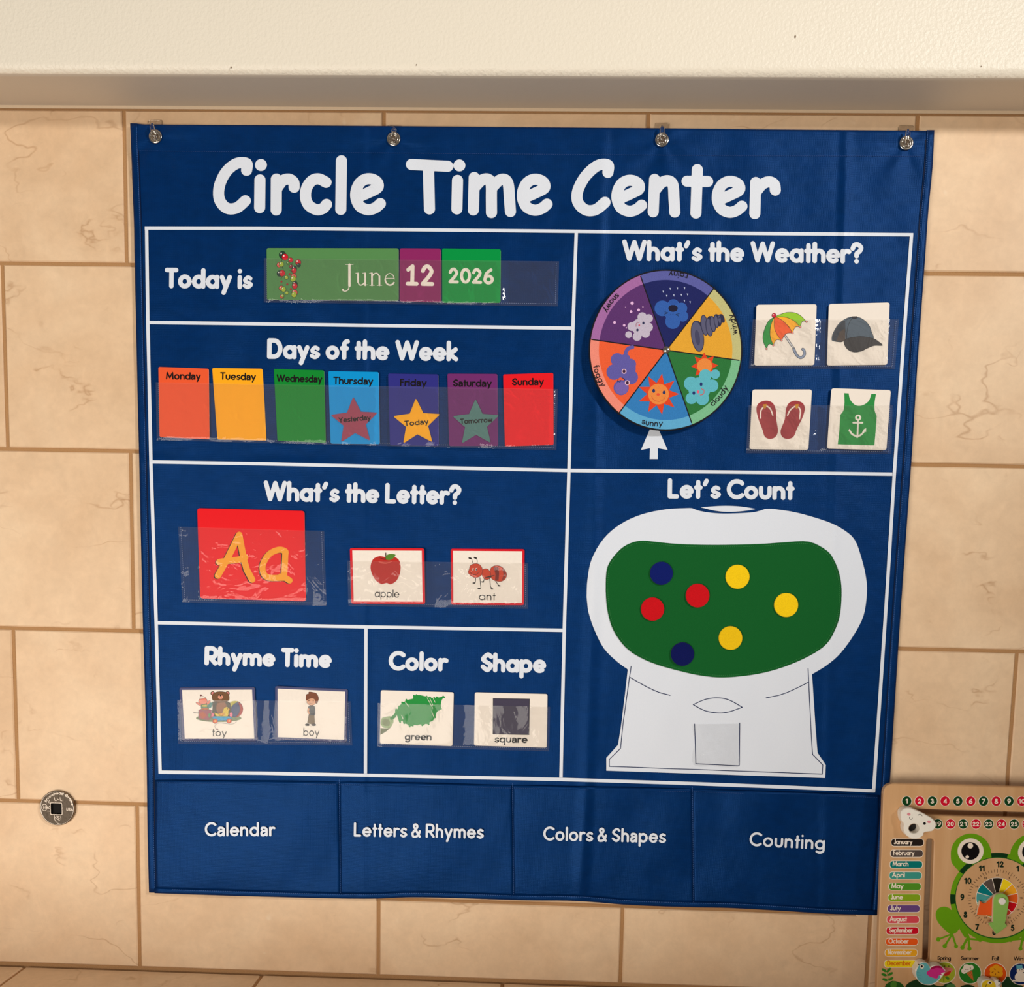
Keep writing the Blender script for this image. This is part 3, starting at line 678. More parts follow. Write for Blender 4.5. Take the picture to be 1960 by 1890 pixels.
po = a.build('printed_counting_machine', chart, 'white printed gumball machine shape')
bm = bmesh.new(); bm.from_mesh(po.data); bmesh.ops.remove_doubles(bm, verts=bm.verts, dist=1e-6); bm.to_mesh(po.data); bm.free()
for p in po.data.polygons: p.use_smooth = True
ink = mat((8, 32, 78), .5, .3)
a = Art(hC, eps=.0010)
a.stroke([dens(c9(l), 8) for l in ([(360,1145),(350,1210),(310,1500),(298,1625),(232,1690),(232,1730),(1475,1775),(1478,1722),(1418,1660),(1408,1500),(1392,1160)],
  cr([(352,1210),(450,1265),(520,1297),(587,1315)]), cr([(1392,1240),(1290,1290),(1220,1315),(1147,1330)]),
  cr([(722,1370),(790,1340),(860,1330),(930,1342),(1008,1385)]), cr([(1008,1385),(930,1412),(865,1418),(790,1405),(722,1370)]),
  [(730,1483),(737,1715),(990,1727),(993,1477)])], 1.5, ink, g=.5)
a.build('printed_outline', chart)
# green felt
gf = c9(cr([(425,412),(500,419),(640,432),(850,437),(1100,432),(1250,422),(1395,418),(1500,470),(1545,530),(1575,610),(1587,700),(1580,830),(1555,920),(1500,1015),(1400,1085),(1250,1150),(1100,1190),(930,1210),(800,1205),(650,1175),(480,1125),(350,1055),(270,960),(230,860),(213,740),(215,600),(240,530),(300,460),(360,425)], True, 4))
FELT = mat((14, 92, 38), .9, .12, bump=.4, bscale=1500, sheen=.1, var=.08, name='green_felt')
a = Art(hC, eps=.0016, L=7); a.poly(gf, FELT); fo = a.build('felt_panel', chart, 'green felt panel')
sm = fo.modifiers.new('t', 'SOLIDIFY'); sm.thickness = .0012; sm.offset = -1
for o_ in (fo,):
    bm = bmesh.new(); bm.from_mesh(o_.data); bmesh.ops.remove_doubles(bm, verts=bm.verts, dist=1e-6); bm.to_mesh(o_.data); bm.free()
    for p in o_.data.polygons: p.use_smooth = True
stitches([inset(gf, 4)+[inset(gf, 4)[0]]], mat((60, 135, 75), .8, .1), .0021, step=4, ln=2.2, w=.7)
# eyelets
CHR = mat((205, 200, 192), .16, .5, metal=1, name='nickel'); DKM = mat((60, 52, 44), .3, .4, metal=1)
def torus(c, R_, r_, ns=40, nr=12, sy=.5):
    V, F = [], []
    for i in range(ns):
        a = 2*math.pi*i/ns
        for j in range(nr):
            b = 2*math.pi*j/nr; q = R_+r_*math.cos(b)
            V.append((c[0]+q*math.cos(a), c[1]-r_*sy*math.sin(b), c[2]+q*math.sin(a)))
            F.append((i*nr+j, ((i+1)%ns)*nr+j, ((i+1)%ns)*nr+(j+1)%nr, i*nr+(j+1)%nr))
    return V, F
MP = 1/1613.0
EY = [(297.3,261.3),(753.5,266),(1267,267.7),(1735,274)]
PLASTIC = bpy.data.materials.new('clear_plastic'); PLASTIC.use_nodes = True
b_ = PLASTIC.node_tree.nodes['Principled BSDF']; b_.inputs['Transmission Weight'].default_value = 1; b_.inputs['Roughness'].default_value = .04; b_.inputs['IOR'].default_value = 1.47
b_.inputs['Base Color'].default_value = (.95, .93, .9, 1)
pos_l = ['at the top left corner of the chart', 'left of the middle on the top edge of the chart', 'right of the middle on the top edge of the chart', 'at the top right corner of the chart']
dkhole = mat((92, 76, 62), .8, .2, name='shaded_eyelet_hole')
for i, (gx, gy) in enumerate(EY):
    c = P(np.array([gx]), np.array([gy]), hC(np.array([gx]), np.array([gy]))+.0012)[0]
    V, F = torus(c, 10.2*MP, 2.6*MP, sy=.55); g_ = addmesh('eyelet', V, F, CHR, chart, smooth=True); g_['label'] = 'nickel eyelet ring'
    V, F = torus(c, 7.2*MP, 1.3*MP, sy=.8); addmesh('eyelet_rim', V, F, CHR, None, smooth=True).parent = g_
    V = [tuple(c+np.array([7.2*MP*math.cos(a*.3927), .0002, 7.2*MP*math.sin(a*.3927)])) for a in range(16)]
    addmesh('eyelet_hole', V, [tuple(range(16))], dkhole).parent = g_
    hx = [291,754,1267.5,1738][i]; tipy = [235.5,243,240,247][i]; pl = [(282,229.5,309.5,275),(741,238.5,768,284),(1253,234.5,1281,281),(1720,239.5,1749.5,286)][i]
    root = empty('adhesive_hook', 'clear plastic hook '+pos_l[i], 'hook', wallpt(hx, gy), 'clear hooks holding the chart')
    q = rrect([(pl[0],pl[1]),(pl[2],pl[1]),(pl[2],pl[3]),(pl[0],pl[3])], 4)
    prism('back_plate', q, lambda p, d: P(np.array([a for a, b in p]), np.array([b for a, b in p]), .0022)+np.array([0, d, 0]), .0019, .7, PLASTIC, root, bd=.0004)
    # J shaped arm: leaves the plate, passes the eyelet and turns up in front
    path = [P(np.array([x]), np.array([y]), np.array([o]))[0] for x, y, o in ((gx,gy+5,.001),(gx,gy+7,.006),(gx,gy+5,.0105),(gx+(hx-gx)*.3,gy-1,.0128),(gx+(hx-gx)*.6,gy-9,.0135),(hx,(gy-12+tipy)/2-1,.0137),(hx,tipy+4,.0132),(hx,tipy,.0128))]
    wd = [3.2,3.4,3.8,4.4,5,4.6,3,1.2]; pts = cr(path, n=4); ws = np.interp(np.linspace(0,7,len(pts)), range(8), wd)
    V, F = [], []; ns = 10
    for k, p in enumerate(pts):
        p = np.array(p); tdir = np.array(pts[min(k+1,len(pts)-1)])-np.array(pts[max(k-1,0)]); tdir /= np.linalg.norm(tdir)
        ex = np.array([1,0,0]); ez = np.cross(tdir, ex); ez /= np.linalg.norm(ez)
        for j in range(ns):
            a = 2*math.pi*j/ns; V.append(tuple(p+ws[k]*MP*(ex*math.cos(a)*1.0+ez*math.sin(a)*.45)))
    for k in range(len(pts)-1):
        for j in range(ns): F.append((k*ns+j, k*ns+(j+1)%ns, (k+1)*ns+(j+1)%ns, (k+1)*ns+j))
    F += [tuple(range(ns))[::-1], tuple((len(pts)-1)*ns+j for j in range(ns))]
    addmesh('hook_arm', V, F, PLASTIC, root, smooth=True)
# ---------------------------------------------------------------- cards in the clear pockets
def conv(ox, oy, s): return lambda pts: [(ox+x/s, oy+y/s) for x, y in pts]
c1 = conv(270,430,4.109); c2 = conv(680,430,4.109); c4 = conv(1410,430,4.021); c5 = conv(280,880,4.78)
c6 = conv(650,880,4.356); c7 = conv(290,1190,4.78); c8 = conv(690,1190,4.9)
def flat(o): return lambda x, y: np.full(np.shape(x), o)
def top_of(c):
    xs = [p[0] for p in c]; ys = [p[1] for p in c]
    X, Y = np.meshgrid(np.linspace(min(xs), max(xs), 24), np.linspace(min(ys), max(ys), 24))
    return float(np.percentile(hC(X, Y), 97))
def slab(name, pts, off, thick, m, par, bevel=.6, bd=.0002, sidem=None, holes=(), mapf=P):
    f = lambda p, d: mapf(np.array([a for a, b in p]), np.array([b for a, b in p]), np.full(len(p), off))+np.array([0, d, 0])
    return prism(name, pts, f, thick, bevel, m, par, bd=bd, sidem=sidem, holes=holes)
WHITE_EDGE = mat((225, 218, 210), .6, .3)
CARDS = {}
def card(key, name, label, cat, c, col, group=None, rad=4, rough=.38, extra=0):
    cx, cy = sum(p[0] for p in c)/4, sum(p[1] for p in c)/4
    off = top_of(c)+.0014+extra
    root = empty(name, label, cat, P(np.array([cx]), np.array([cy]), np.array([off]))[0], group)
    slab('card_board', rrect(c, rad), off, .0007, mat(col, rough, .15, var=.02), root, .5, .00015, sidem=WHITE_EDGE)
    a = Art(flat(off), eps=.00006, step=.000005); a.off0 = off; a.root = root
    CARDS[key] = (c, off, a, root); return a
def lerpq(c, u, v):
    a = np.array(c, float); return tuple((a[0]*(1-u)+a[1]*u)*(1-v)+(a[3]*(1-u)+a[2]*u)*v)
CREAMW = (240, 230, 219)
# -- date cards
a = card('june', 'month_card', 'long sage green month card reading June with red and green balloons', 'card', [(510.3,475),(763,475.5),(763,576),(511,574)], (86,139,82), 'date cards after Today is', 4)
INK = (24, 24, 28)
RD, LM, DG, SL = (205,28,44), (166,186,58), (36,62,52), (222,92,78)
for x, y, r, col in ((1112,238,27,DG),(1132,256,25,RD),(1176,279,18,RD),(1085,318,18,SL),(1104,313,19,LM),(1158,303,13,(90,140,60)),(1236,298,22,RD),(1240,320,15,DG),(1180,330,14,(150,50,60)),
     (1205,345,20,DG),(1203,363,20,RD),(1090,385,22,DG),(1110,383,23,RD),(1143,417,14,LM),(1201,410,22,SL),(1196,428,22,LM),(1210,466,20,DG),(1209,484,21,RD),(1102,500,18,SL),(1120,510,19,LM),
     (1146,538,13,LM),(1208,536,22,SL),(1203,551,21,LM),(1108,566,15,SL),(1113,560,11,LM)):
    (px, py), = c1([(x, y)]); q = ell(px, py, r/4.109, r/4.109*1.08, n=20)
    a.out(q, col, INK, .55); a.poly(ell(px-r*.09, py-r*.1, r*.05, r*.07, n=8), (240,235,225))
a.stroke([c1(l) for l in ([(1108,330),(1118,350)],[(1112,262),(1104,292)],[(1190,300),(1178,320)],[(1112,406),(1098,430)],[(1143,430),(1130,425)],[(1198,450),(1190,460)],[(1120,530),(1118,545)],[(1200,372),(1168,360)],[(1113,566),(1120,582)])], .5, INK)
for x, y in ((1104,449),(1150,470),(1178,508),(1168,390)): a.poly(ell(*c1([(x,y)])[0], 1.9, 2.1, n=10), (165,35,45))
TX = (244,234,222)
J = [([(661.5,506.3),(676,506.3)],.55),([(668.9,507),(668.9,547)],2.4),(cr([(668.6,547),(666.5,554.5),(661,557.8),(656.3,556.6)]),.9),([(656.6,555)],1.9),
 ([(681,523.3),(685.5,522.6)],.6),([(685.2,523.5),(685.2,540)],1.7),(cr([(685.2,540),(688,545.2),(693,545.3),(698,541)]),1.1),([(694,523.3),(699,522.6)],.6),([(699,523.5),(699,546)],1.7),([(699,546),(703,545.2)],.6),
 ([(707,523.6),(712,522.2)],.6),([(712,523.5),(712,546)],1.7),([(707.5,546.2),(716.5,546.2)],.55),(cr([(712.6,528),(717,524),(722,523.6),(726,529)]),1.1),([(726.3,529),(726.3,546)],1.7),([(721.5,546.2),(731,546.2)],.55),
 (arc(746,534.6,8.6,10.8,-180,0,16),.8),([(738,533.2),(754.5,533.2)],.6),(arc(746.5,534.6,9.2,11.2,180,35,16),1.5)]
a.strokes([(s, r) for s, r in J], TX, .4)
a = card('d12', 'date_card', 'purple square card reading 12 beside the long month card', 'card', [(765,475.5),(843.7,476),(843.7,579),(764.7,577.3)], (140,38,98), 'date cards after Today is', 4)
a.text('!', 777, 546.8, 801.5, 547.3, 28, 7.4, TX, g=.6); a.text('2', 805, 547.3, 831.5, 547.8, 28, 7.6, TX, g=.6)
a = card('d26', 'year_card', 'bright green square card reading 2026', 'card', [(846,475.7),(958.7,477.2),(958,579.8),(846.5,579.7)], (0,146,66), 'date cards after Today is', 4)
a.text('2026', 858.5, 542.5, 945, 544, 20.6, 5.8, TX, g=.5)
# -- weekday cards
DAYS = [('Monday',[(303,702.5),(399.5,706),(401,841),(305.5,837)],(236,90,48),'orange'),('Tuesday',[(406,704.8),(502.5,706),(510,843.5),(416,841.5)],(250,172,24),'yellow'),
 ('Wednesday',[(524,706.3),(620.3,709),(623.7,848),(531,844.3)],(10,134,46),'green'),('Thursday',[(628.3,710.5),(724.7,712.3),(727,850.5),(632.7,849.5)],(0,146,214),'sky blue'),
 ('Friday',[(742.8,715.2),(839,716.7),(840,854),(746.4,852.7)],(46,46,132),'dark blue'),('Saturday',[(856.2,715.5),(952,716),(953.3,854),(859.6,854)],(112,42,108),'purple'),
 ('Sunday',[(963,717),(1059,714),(1059.6,852),(966.4,854.7)],(230,24,34),'red')]
TXD = {'Monday':(317.5,726.5,384,727.5),'Tuesday':(421,727,489.5,728.5),'Wednesday':(529,731,616.5,733),'Thursday':(637.5,735.5,714,737),'Friday':(765.5,739.5,816.5,740),'Saturday':(867,740.5,941,741),'Sunday':(980,738.5,1041,737.5)}
for nm, c, col, cn in DAYS:
    a = card(nm, 'weekday_card', cn+' weekday card reading '+nm, 'card', c, col, 'weekday cards in the long clear pocket', 3.5)
    a.text(nm.replace('a', '@'), *TXD[nm], 10.3, 2.7, (20,14,16), g=.4, asc=1.4)
def star(name, label, cxy, R_, rot, col, day, word, txt, key):
    cx, cy = cxy; off = CARDS[day][1]+.0013
    pts = []
    for k in range(10):
        r_ = R_ if k % 2 == 0 else R_*.47
        t = math.radians(-90+36*k+rot); pts.append((cx+r_*math.cos(t), cy+r_*math.sin(t)))
    out = []
    for k in range(10):
        if k % 2 == 0:
            b = np.array(pts[k]); u = np.array(pts[k-1])-b; v = np.array(pts[(k+1)%10])-b
            p, q = b+u/np.linalg.norm(u)*4, b+v/np.linalg.norm(v)*4
            out += [tuple((1-t)**2*p+2*t*(1-t)*b+t*t*q) for t in (0,.25,.5,.75,1)]
        else: out.append(pts[k])
    root = empty(name, label, 'card', P(np.array([cx]), np.array([cy]), np.array([off]))[0], 'star cards over the weekday cards')
    slab('card_board', out, off, .0006, mat(col, .4, .15, var=.02), root, .35, .00012, sidem=WHITE_EDGE)
    a = Art(flat(off), eps=.00006, step=.000005); a.text(word.replace('a', '@'), *txt, 7.6, 2.0, (22,18,18), g=.35, asc=1.4); a.build('lettering', root)
    CARDS[key] = ([(cx-R_,cy-R_),(cx+R_,cy-R_),(cx+R_,cy+R_),(cx-R_,cy+R_)], off, None, root)
star('star_card', 'dull pink star card reading Yesterday', (678.5,807), 47.5, -3, (158,70,92), 'Thursday', 'Yesterday', (648.5,810,710,804), 's1')
star('star_card', 'golden yellow star card reading Today', (798,809.5), 47.5, -2.5, (250,176,24), 'Friday', 'Today', (774.5,816.5,820.5,812), 's2')
star('star_card', 'grey green star card reading Tomorrow', (911,810.5), 47, -1, (88,128,124), 'Saturday', 'Tomorrow', (881,812.5,943,808.5), 's3')
# -- letter card
a = card('Aa', 'letter_card', 'large red card with yellow letters Aa', 'card', [(377.3,973),(582.7,978.3),(585.4,1151.5),(383,1145.8)], (232,12,24), None, 6)
LA = [[(655,1062),(735,920),(850,690)], [(850,690),(890,900),(920,1010),(968,1098)], cr([(668,938),(760,925),(850,915),(905,895)])]
la = [cr([(1272,872),(1270,840),(1210,826),(1120,870),(1065,970),(1078,1050),(1130,1082),(1250,1082)]), [(1272,860),(1268,960),(1262,1050)], cr([(1230,1070),(1275,1085),(1310,1107)])]
for dx, dy, col in ((-9,4,(40,20,24)),(0,0,(246,166,36))):
    a.stroke([dens(c5([(x+dx,y+dy) for x, y in l]), 4) for l in LA], 12.2, col, g=.8); a.stroke([dens(c5([(x+dx,y+dy) for x, y in l]), 4) for l in la], 11.6, col, g=.8)
RED = (214, 16, 34)
def framed(key, name, label, c, border, fr, group):
    a = card(key, name, label, 'card', c, border, group, 4)
    q = [lerpq(c, fr, fr*1.3), lerpq(c, 1-fr, fr*1.3), lerpq(c, 1-fr, 1-fr*1.3), lerpq(c, fr, 1-fr*1.3)]
    a.poly(q, CREAMW); return a
a = framed('apple', 'picture_card', 'red bordered picture card with a red apple', [(669.5,1049.4),(811.8,1050),(813.7,1156.6),(672.5,1156)], RED, .033, 'red bordered picture cards')
a.poly(c6(cr([(383,812),(330,806),(280,830),(258,890),(268,950),(300,1005),(345,1038),(392,1030),(425,1040),(470,1015),(500,960),(509,890),(492,835),(450,808),(420,812)], True)), (184,34,24))
a.poly(c6(cr([(330,820),(370,835),(420,832),(440,818),(400,826),(360,824)], True)), (110,16,14))
a.poly(c6(cr([(325,850),(390,858),(440,848),(395,868),(350,866)], True)), (214,90,76))
a.stroke([c6([(385,780),(386,830)])], 2, (60,36,20))
a.poly(c6(cr([(388,832),(390,800),(425,787),(466,794),(450,820),(420,838)], True)), (84,130,38))
BLK = (22, 20, 22)
a.text('apple', 717, 1143.5, 764, 1144.5, 10.5, 1.7, BLK)
a = framed('ant', 'picture_card', 'red bordered picture card with a smiling red ant', [(862.8,1050.6),(1004,1051.5),(1003,1159),(863.5,1157.8)], RED, .03, 'red bordered picture cards')
AR, AD = (204,62,26), (120,30,16)
a.stroke([c6(l) for l in (cr([(1112,868),(1106,845),(1100,828)]),cr([(1146,866),(1148,845),(1140,825)]))], .9, BLK)
for x, y, r in ((1088,823,12),(1132,820,10)): a.poly(ell(*c6([(x,y)])[0], 3.4, 1.7, 15), (34,24,22))
a.stroke([c6(l) for l in ([(1135,980),(1132,1025),(1112,1030)],[(1170,985),(1178,1070),(1155,1077)],[(1205,1000),(1200,1018),(1188,1020)],[(1252,990),(1258,1060),(1275,1078)],[(1302,1015),(1322,1045),(1338,1053)])], 1.3, BLK)
for x, y in ((1120,1030),(1162,1076),(1192,1021),(1270,1079),(1330,1053)): a.poly(ell(*c6([(x,y)])[0], 3, 1.2, 5), BLK)
a.out(c6(cr([(1255,950),(1262,905),(1300,885),(1350,895),(1390,945),(1385,990),(1345,1017),(1290,1008),(1258,980)], True)), AR, BLK, .6)
a.poly(c6([(1285,895),(1325,900),(1330,950),(1325,1010),(1295,1008),(1300,960)]), AD); a.poly(c6([(1355,905),(1378,925),(1390,960),(1372,998),(1350,1012),(1368,960)]), (134,48,34))
a.out(c6(cr([(1185,960),(1190,925),(1215,910),(1245,922),(1262,960),(1248,995),(1210,998)], True)), AR, BLK, .6)
a.poly(c6([(1200,985),(1255,970),(1300,962),(1256,984)]), (50,40,30))
a.out(c6(cr([(1090,885),(1125,868),(1165,875),(1190,910),(1188,950),(1165,978),(1125,984),(1090,965),(1072,942),(1080,915)], True)), AR, BLK, .6)
for x in (1113,1139): a.poly(ell(*c6([(x,916)])[0], 1.5, 2.6), (245,235,225)); a.poly(ell(*c6([(x+1,918)])[0], 1.0, 1.9), BLK)
a.stroke([c6(cr([(1090,942),(1110,958),(1140,958),(1165,936)]))], .8, BLK)
a.text('ant', 916.5, 1149, 948, 1149.5, 10.2, 1.7, BLK)
# -- rhyme cards
a = framed('toy', 'picture_card', 'blue bordered picture card with a teddy bear and toys', [(343,1316.6),(487.3,1316),(492,1419),(349,1419)], (62,66,112), .035, 'blue bordered picture cards')
BR, BD = (112,74,40), (64,54,34)
a.poly(c7(ell(615,885,208,36)), (120,134,96))
for i, col in enumerate(((176,168,60),(62,76,116),(160,58,52))):
    pass
a.out(c7(ell(765,802,72,74)), (60,74,114), BLK, .5)
a.poly(c7(cr([(715,770),(730,735),(770,728),(790,735),(745,765),(722,800)], True)), (182,170,60))
a.poly(c7(cr([(795,740),(825,765),(837,805),(825,845),(795,872),(770,875),(800,840),(808,790)], True)), (164,58,50)); a.stroke([c7(cr([(790,735),(808,790),(800,840),(770,875)])), c7(cr([(790,733),(745,765),(718,800)]))], .5, BLK)
a.out(c7(cr([(555,740),(590,735),(640,742),(700,735),(722,765),(728,840),(700,880),(580,880),(552,850),(560,790)], True)), BD, BLK, .5)
a.poly(c7(ell(640,790,48,62)), (142,88,52))
for x, y in ((560,658),(695,658)): a.out(c7(ell(x,y,19,18)), BR, BLK, .5); a.poly(c7(ell(x,y,12,12)), (226,130,130))
a.out(c7(cr([(553,700),(560,665),(600,644),(660,644),(700,662),(712,700),(700,728),(640,742),(575,730)], True)), BR, BLK, .5)
a.out(c7(ell(631,692,25,21)), (226,150,120), BLK, .4); a.poly(c7(ell(632,678,9,7)), BLK)
for x in (612,651): a.poly(c7(ell(x,671,5,5)), BLK)
a.stroke([c7(cr([(620,698),(632,704),(644,698)]))], .5, BLK)
for x, y in ((558,858),(728,853)): a.out(c7(ell(x,y,15,22)), (226,120,140), BLK, .4)
a.out(c7(cr([(575,835),(620,848),(650,830),(662,795),(690,782),(708,800),(705,825),(700,865),(660,882),(605,880)], True)), (216,186,52), BLK, .5)
a.out(c7(cr([(612,842),(650,838),(672,840),(655,862),(630,862)], True)), (214,150,40), BLK, .4); a.poly(c7(ell(697,800,4,5)), BLK); a.poly(c7([(706,798),(720,803),(706,812)]), (226,120,40))
a.out(c7([(555,875),(570,868),(720,870),(732,882),(728,905),(575,908)]), (36,150,196), BLK, .5)
for x, y in ((582,912),(710,910)): a.out(c7(ell(x,y,23,22)), (214,84,48), BLK, .5); a.poly(c7(ell(x,y,8,8)), (236,190,80))
a.stroke([c7(cr([(770,880),(775,920),(740,938),(680,935),(620,930),(585,945),(580,968),(600,985)]))], .5, (60,60,60)); a.poly(c7(ell(601,986,9,8)), (110,60,50))
a.out(c7([(430,812),(480,792),(548,812),(545,885),(520,905),(430,890)]), (150,76,92), BLK, .5)
a.poly(c7([(432,848),(470,822),(508,860),(468,897)]), (176,84,48)); a.poly(c7([(515,855),(530,838),(545,850),(528,888)]), (76,140,84)); a.poly(c7([(450,800),(490,790),(530,805),(480,815)]), (176,168,80))
a.out(c7(cr([(455,760),(490,742),(520,765),(525,800),(490,812),(458,800)], True)), (84,120,84), BLK, .5); a.poly(c7(ell(490,772,32,9)), (190,176,60)); a.poly(c7(ell(490,800,32,8)), (184,90,44))
a.out(c7(cr([(430,728),(450,705),(490,702),(510,725),(498,752),(455,758)], True)), (224,130,108), BLK, .5); a.out(c7([(440,712),(452,676),(498,700)]), (236,220,206), BLK, .4)
a.poly(c7(ell(452,676,9,8)), (110,60,60)); a.out(c7(cr([(406,745),(425,742),(455,760),(440,770)], True)), (224,130,108), BLK, .4); a.out(c7(cr([(505,745),(530,722),(538,735),(515,765)], True)), (224,130,108), BLK, .4)
a.stroke([c7([(385,835),(428,838)])], 1.0, BLK); a.poly(c7([(505,770),(540,742),(562,745),(545,790),(525,792)]), (60,126,120))
a.text('toy', 406, 1409.5, 433.5, 1410.5, 10.2, 1.7, BLK)
a = framed('boy', 'picture_card', 'blue bordered picture card with a boy in a dark shirt', [(526.4,1313.8),(665.5,1320),(663.4,1421.6),(527.4,1416)], (62,66,112), .035, 'blue bordered picture cards')
SK = (216,160,126)
a.out(c7([(1440,850),(1490,858),(1495,935),(1462,940),(1425,930)]), (110,88,56), BLK, .4); a.stroke([c7([(1466,865),(1463,935)])], .4, BLK)
for x in (1425,1485): a.out(c7(ell(x,945,20,11)), (48,42,42), BLK, .3)
a.out(c7(cr([(1435,780),(1460,768),(1492,778),(1497,830),(1490,858),(1445,855),(1432,820)], True, 4)), (66,68,72), BLK, .4); a.poly(c7(ell(1468,796,9,12)), (98,100,104))
a.out(c7(cr([(1432,795),(1425,825),(1442,850),(1450,842),(1440,822),(1446,800)], True)), SK, BLK, .3)
a.out(c7(cr([(1420,720),(1432,700),(1500,700),(1512,735),(1490,760),(1455,768),(1425,750)], True)), SK, BLK, .4)
a.out(c7(cr([(1412,700),(1418,668),(1437,662),(1440,645),(1475,648),(1510,660),(1528,700),(1520,740),(1505,752),(1495,715),(1465,702),(1430,715),(1415,720)], True, 4)), (122,68,42), BLK, .4)
for x, y in ((1440,725),(1480,728)): a.poly(c7(ell(x,y,4,6)), BLK)
a.stroke([c7(cr([(1445,745),(1458,751),(1472,745)]))], .5, BLK)
a.text('boy', 580.5, 1409, 611, 1409.5, 10.4, 1.7, BLK)
# -- colour and shape cards
a = card('green', 'picture_card', 'white card with a green scribble, reading green', 'card', [(728.8,1321.6),(868.6,1325.7),(866,1428.8),(727,1423.7)], CREAMW, 'white colour and shape cards', 4)
GN = (8,142,52)
sc = [(330,870),(355,800),(385,770),(410,750),(440,735),(490,725),(500,695),(530,690),(560,690),(600,700),(625,706),(650,715),(700,716),(740,712),(782,705),(765,730),(755,770),(758,820),(735,832),(715,855),(700,900),(680,930),(650,945),(635,965),(610,960),(585,978),(560,965),(530,975),(505,970),(490,978),(462,985),(440,965),(410,955),(390,930),(372,945),(355,890)]
a.poly(c8(sc), GN)
a.stroke([c8(l) for l in ([(340,850),(372,945)],[(360,800),(410,955)],[(390,760),(462,985)],[(430,735),(490,978)],[(500,695),(580,975)],[(525,690),(640,962)],[(620,705),(700,900)],[(650,712),(735,830)],[(690,716),(755,820)],[(715,712),(750,740),(775,705),(785,712)],[(330,870),(335,825),(365,850)],[(290,905),(335,862)])], 3.4, GN)
a.stroke([c8(l) for l in ([(412,748),(455,800)],[(625,715),(678,815)],[(650,720),(680,790)],[(668,845),(690,900)],[(385,880),(400,915)],[(680,716),(700,760)])], .8, CREAMW)
a.poly(c8([(188,1000),(255,1005),(300,950),(290,985),(245,1030),(186,1065)]), (96,104,70))
a.poly(c8(cr([(190,940),(205,905),(250,893),(285,890),(310,930),(300,965),(265,1000),(215,995),(192,965)], True)), (150,172,124))
a.poly(c8(ell(240,948,38,33,25)), (118,132,92)); a.poly(c8(cr([(278,905),(300,885),(335,862),(340,880),(325,905),(290,925)], True)), (30,130,50))
a.text('green', 774.5, 1417.5, 826, 1418, 10.2, 2.8, BLK, g=.4)
a = card('square', 'picture_card', 'white card with a dark square, reading square', 'card', [(908.8,1325.7),(1048,1329),(1046.5,1431.8),(907.3,1427.8)], CREAMW, 'white colour and shape cards', 4)
a.poly(c8([(1242,720),(1588,726),(1583,1065),(1240,1058)]), (20,20,30)); a.poly(c8([(1247,726),(1582,731),(1577,1059),(1246,1053)]), (62,56,78))
a.text('squ@re', 946.5, 1422, 1009.5, 1423, 10.2, 2.8, BLK, g=.4)
# -- weather clothing cards
gname = 'white clothing picture cards beside the weather wheel'
a = card('umb', 'picture_card', 'white card with an open rainbow umbrella', 'card', [(1448,583.4),(1563.4,582.4),(1558.7,699.3),(1443.6,699.8)], CREAMW, gname, 5)
apex = (290,710); tips = [(230,957),(282,929),(345,892),(430,835),(489,788),(538,748)]
ribs = [cr([apex,(225,790),(205,870),(230,957)],n=5), cr([apex,(262,780),(258,860),(282,929)],n=5), cr([apex,(290,790),(310,845),(345,892)],n=5), cr([apex,(340,730),(395,780),(430,835)],n=5), cr([apex,(370,712),(440,740),(489,788)],n=5), cr([apex,(390,676),(475,690),(538,748)],n=5)]
ribs[0] = cr([apex,(240,750),(205,840),(205,900),(230,957)],n=5)
a.stroke([c4([(372,855),(440,955)])], 4.2, (60,62,70)); a.stroke([c4([(372,855),(440,955)])], 2.2, (205,205,210))
hk = c4(cr([(440,960),(462,1005),(495,1025),(522,1000),(518,968),(508,960)])); a.stroke([hk], 5.4, (60,66,84)); a.stroke([hk], 3.4, (140,152,176))
for i, col in enumerate(((46,150,66),(246,176,40),(236,96,42),(246,176,40),(150,200,48))):
    lo, hi = ribs[i], ribs[i+1]; t0, t1 = tips[i], tips[i+1]; mid = ((t0[0]+t1[0])/2-8, (t0[1]+t1[1])/2-22)
    a.out(c4(list(lo)+cr([t0, mid, t1], n=4)[1:]+list(hi)[::-1][1:-1]), col, (44,40,36), .8)
for t in tips: a.out(c4(ell(t[0],t[1],8,8,n=12)), (236,150,140), (60,40,40), .5)
a.out(c4(ell(287,699,16,16)), (206,36,62), (80,20,30), .7); a.poly(c4(ell(283,694,5,5)), (240,200,200))
a = card('cap', 'picture_card', 'white card with a grey baseball cap', 'card', [(1586.6,582),(1703,579),(1698.5,698.6),(1582.8,699.8)], CREAMW, gname, 5)
a.out(c4(cr([(732,885),(745,830),(790,760),(850,720),(900,710),(960,722),(1015,770),(1040,830),(1050,880),(960,866),(870,875),(830,895),(800,905),(750,898)], True, 5)), (84,98,112), BLK, .7)
a.poly(c4([(740,850),(770,790),(820,740),(835,740),(838,820),(830,893),(800,903),(760,897),(738,886)]), (62,66,74)); a.poly(c4([(790,830),(832,800),(838,895),(805,903),(768,898)]), (84,72,66))
a.stroke([c4(cr([(895,712),(865,760),(850,820),(845,885)])), c4(cr([(900,712),(860,725),(830,745)]))], .7, BLK)
a.out(c4([(888,720),(890,708),(925,707),(930,718),(910,724)]), (62,60,64), BLK, .6)
a.out(c4(cr([(828,895),(870,873),(960,862),(1050,877),(1090,900),(1122,930),(1060,932),(1000,955),(960,975),(905,982),(860,965),(832,930)], True, 5)), (60,58,60), BLK, .7)
a = card('flip', 'picture_card', 'white card with a pair of brown red flip flops', 'card', [(1440.3,745.8),(1554.2,745.8),(1547.3,861.5),(1434.4,860)], CREAMW, gname, 5)
FL = (158,58,62)
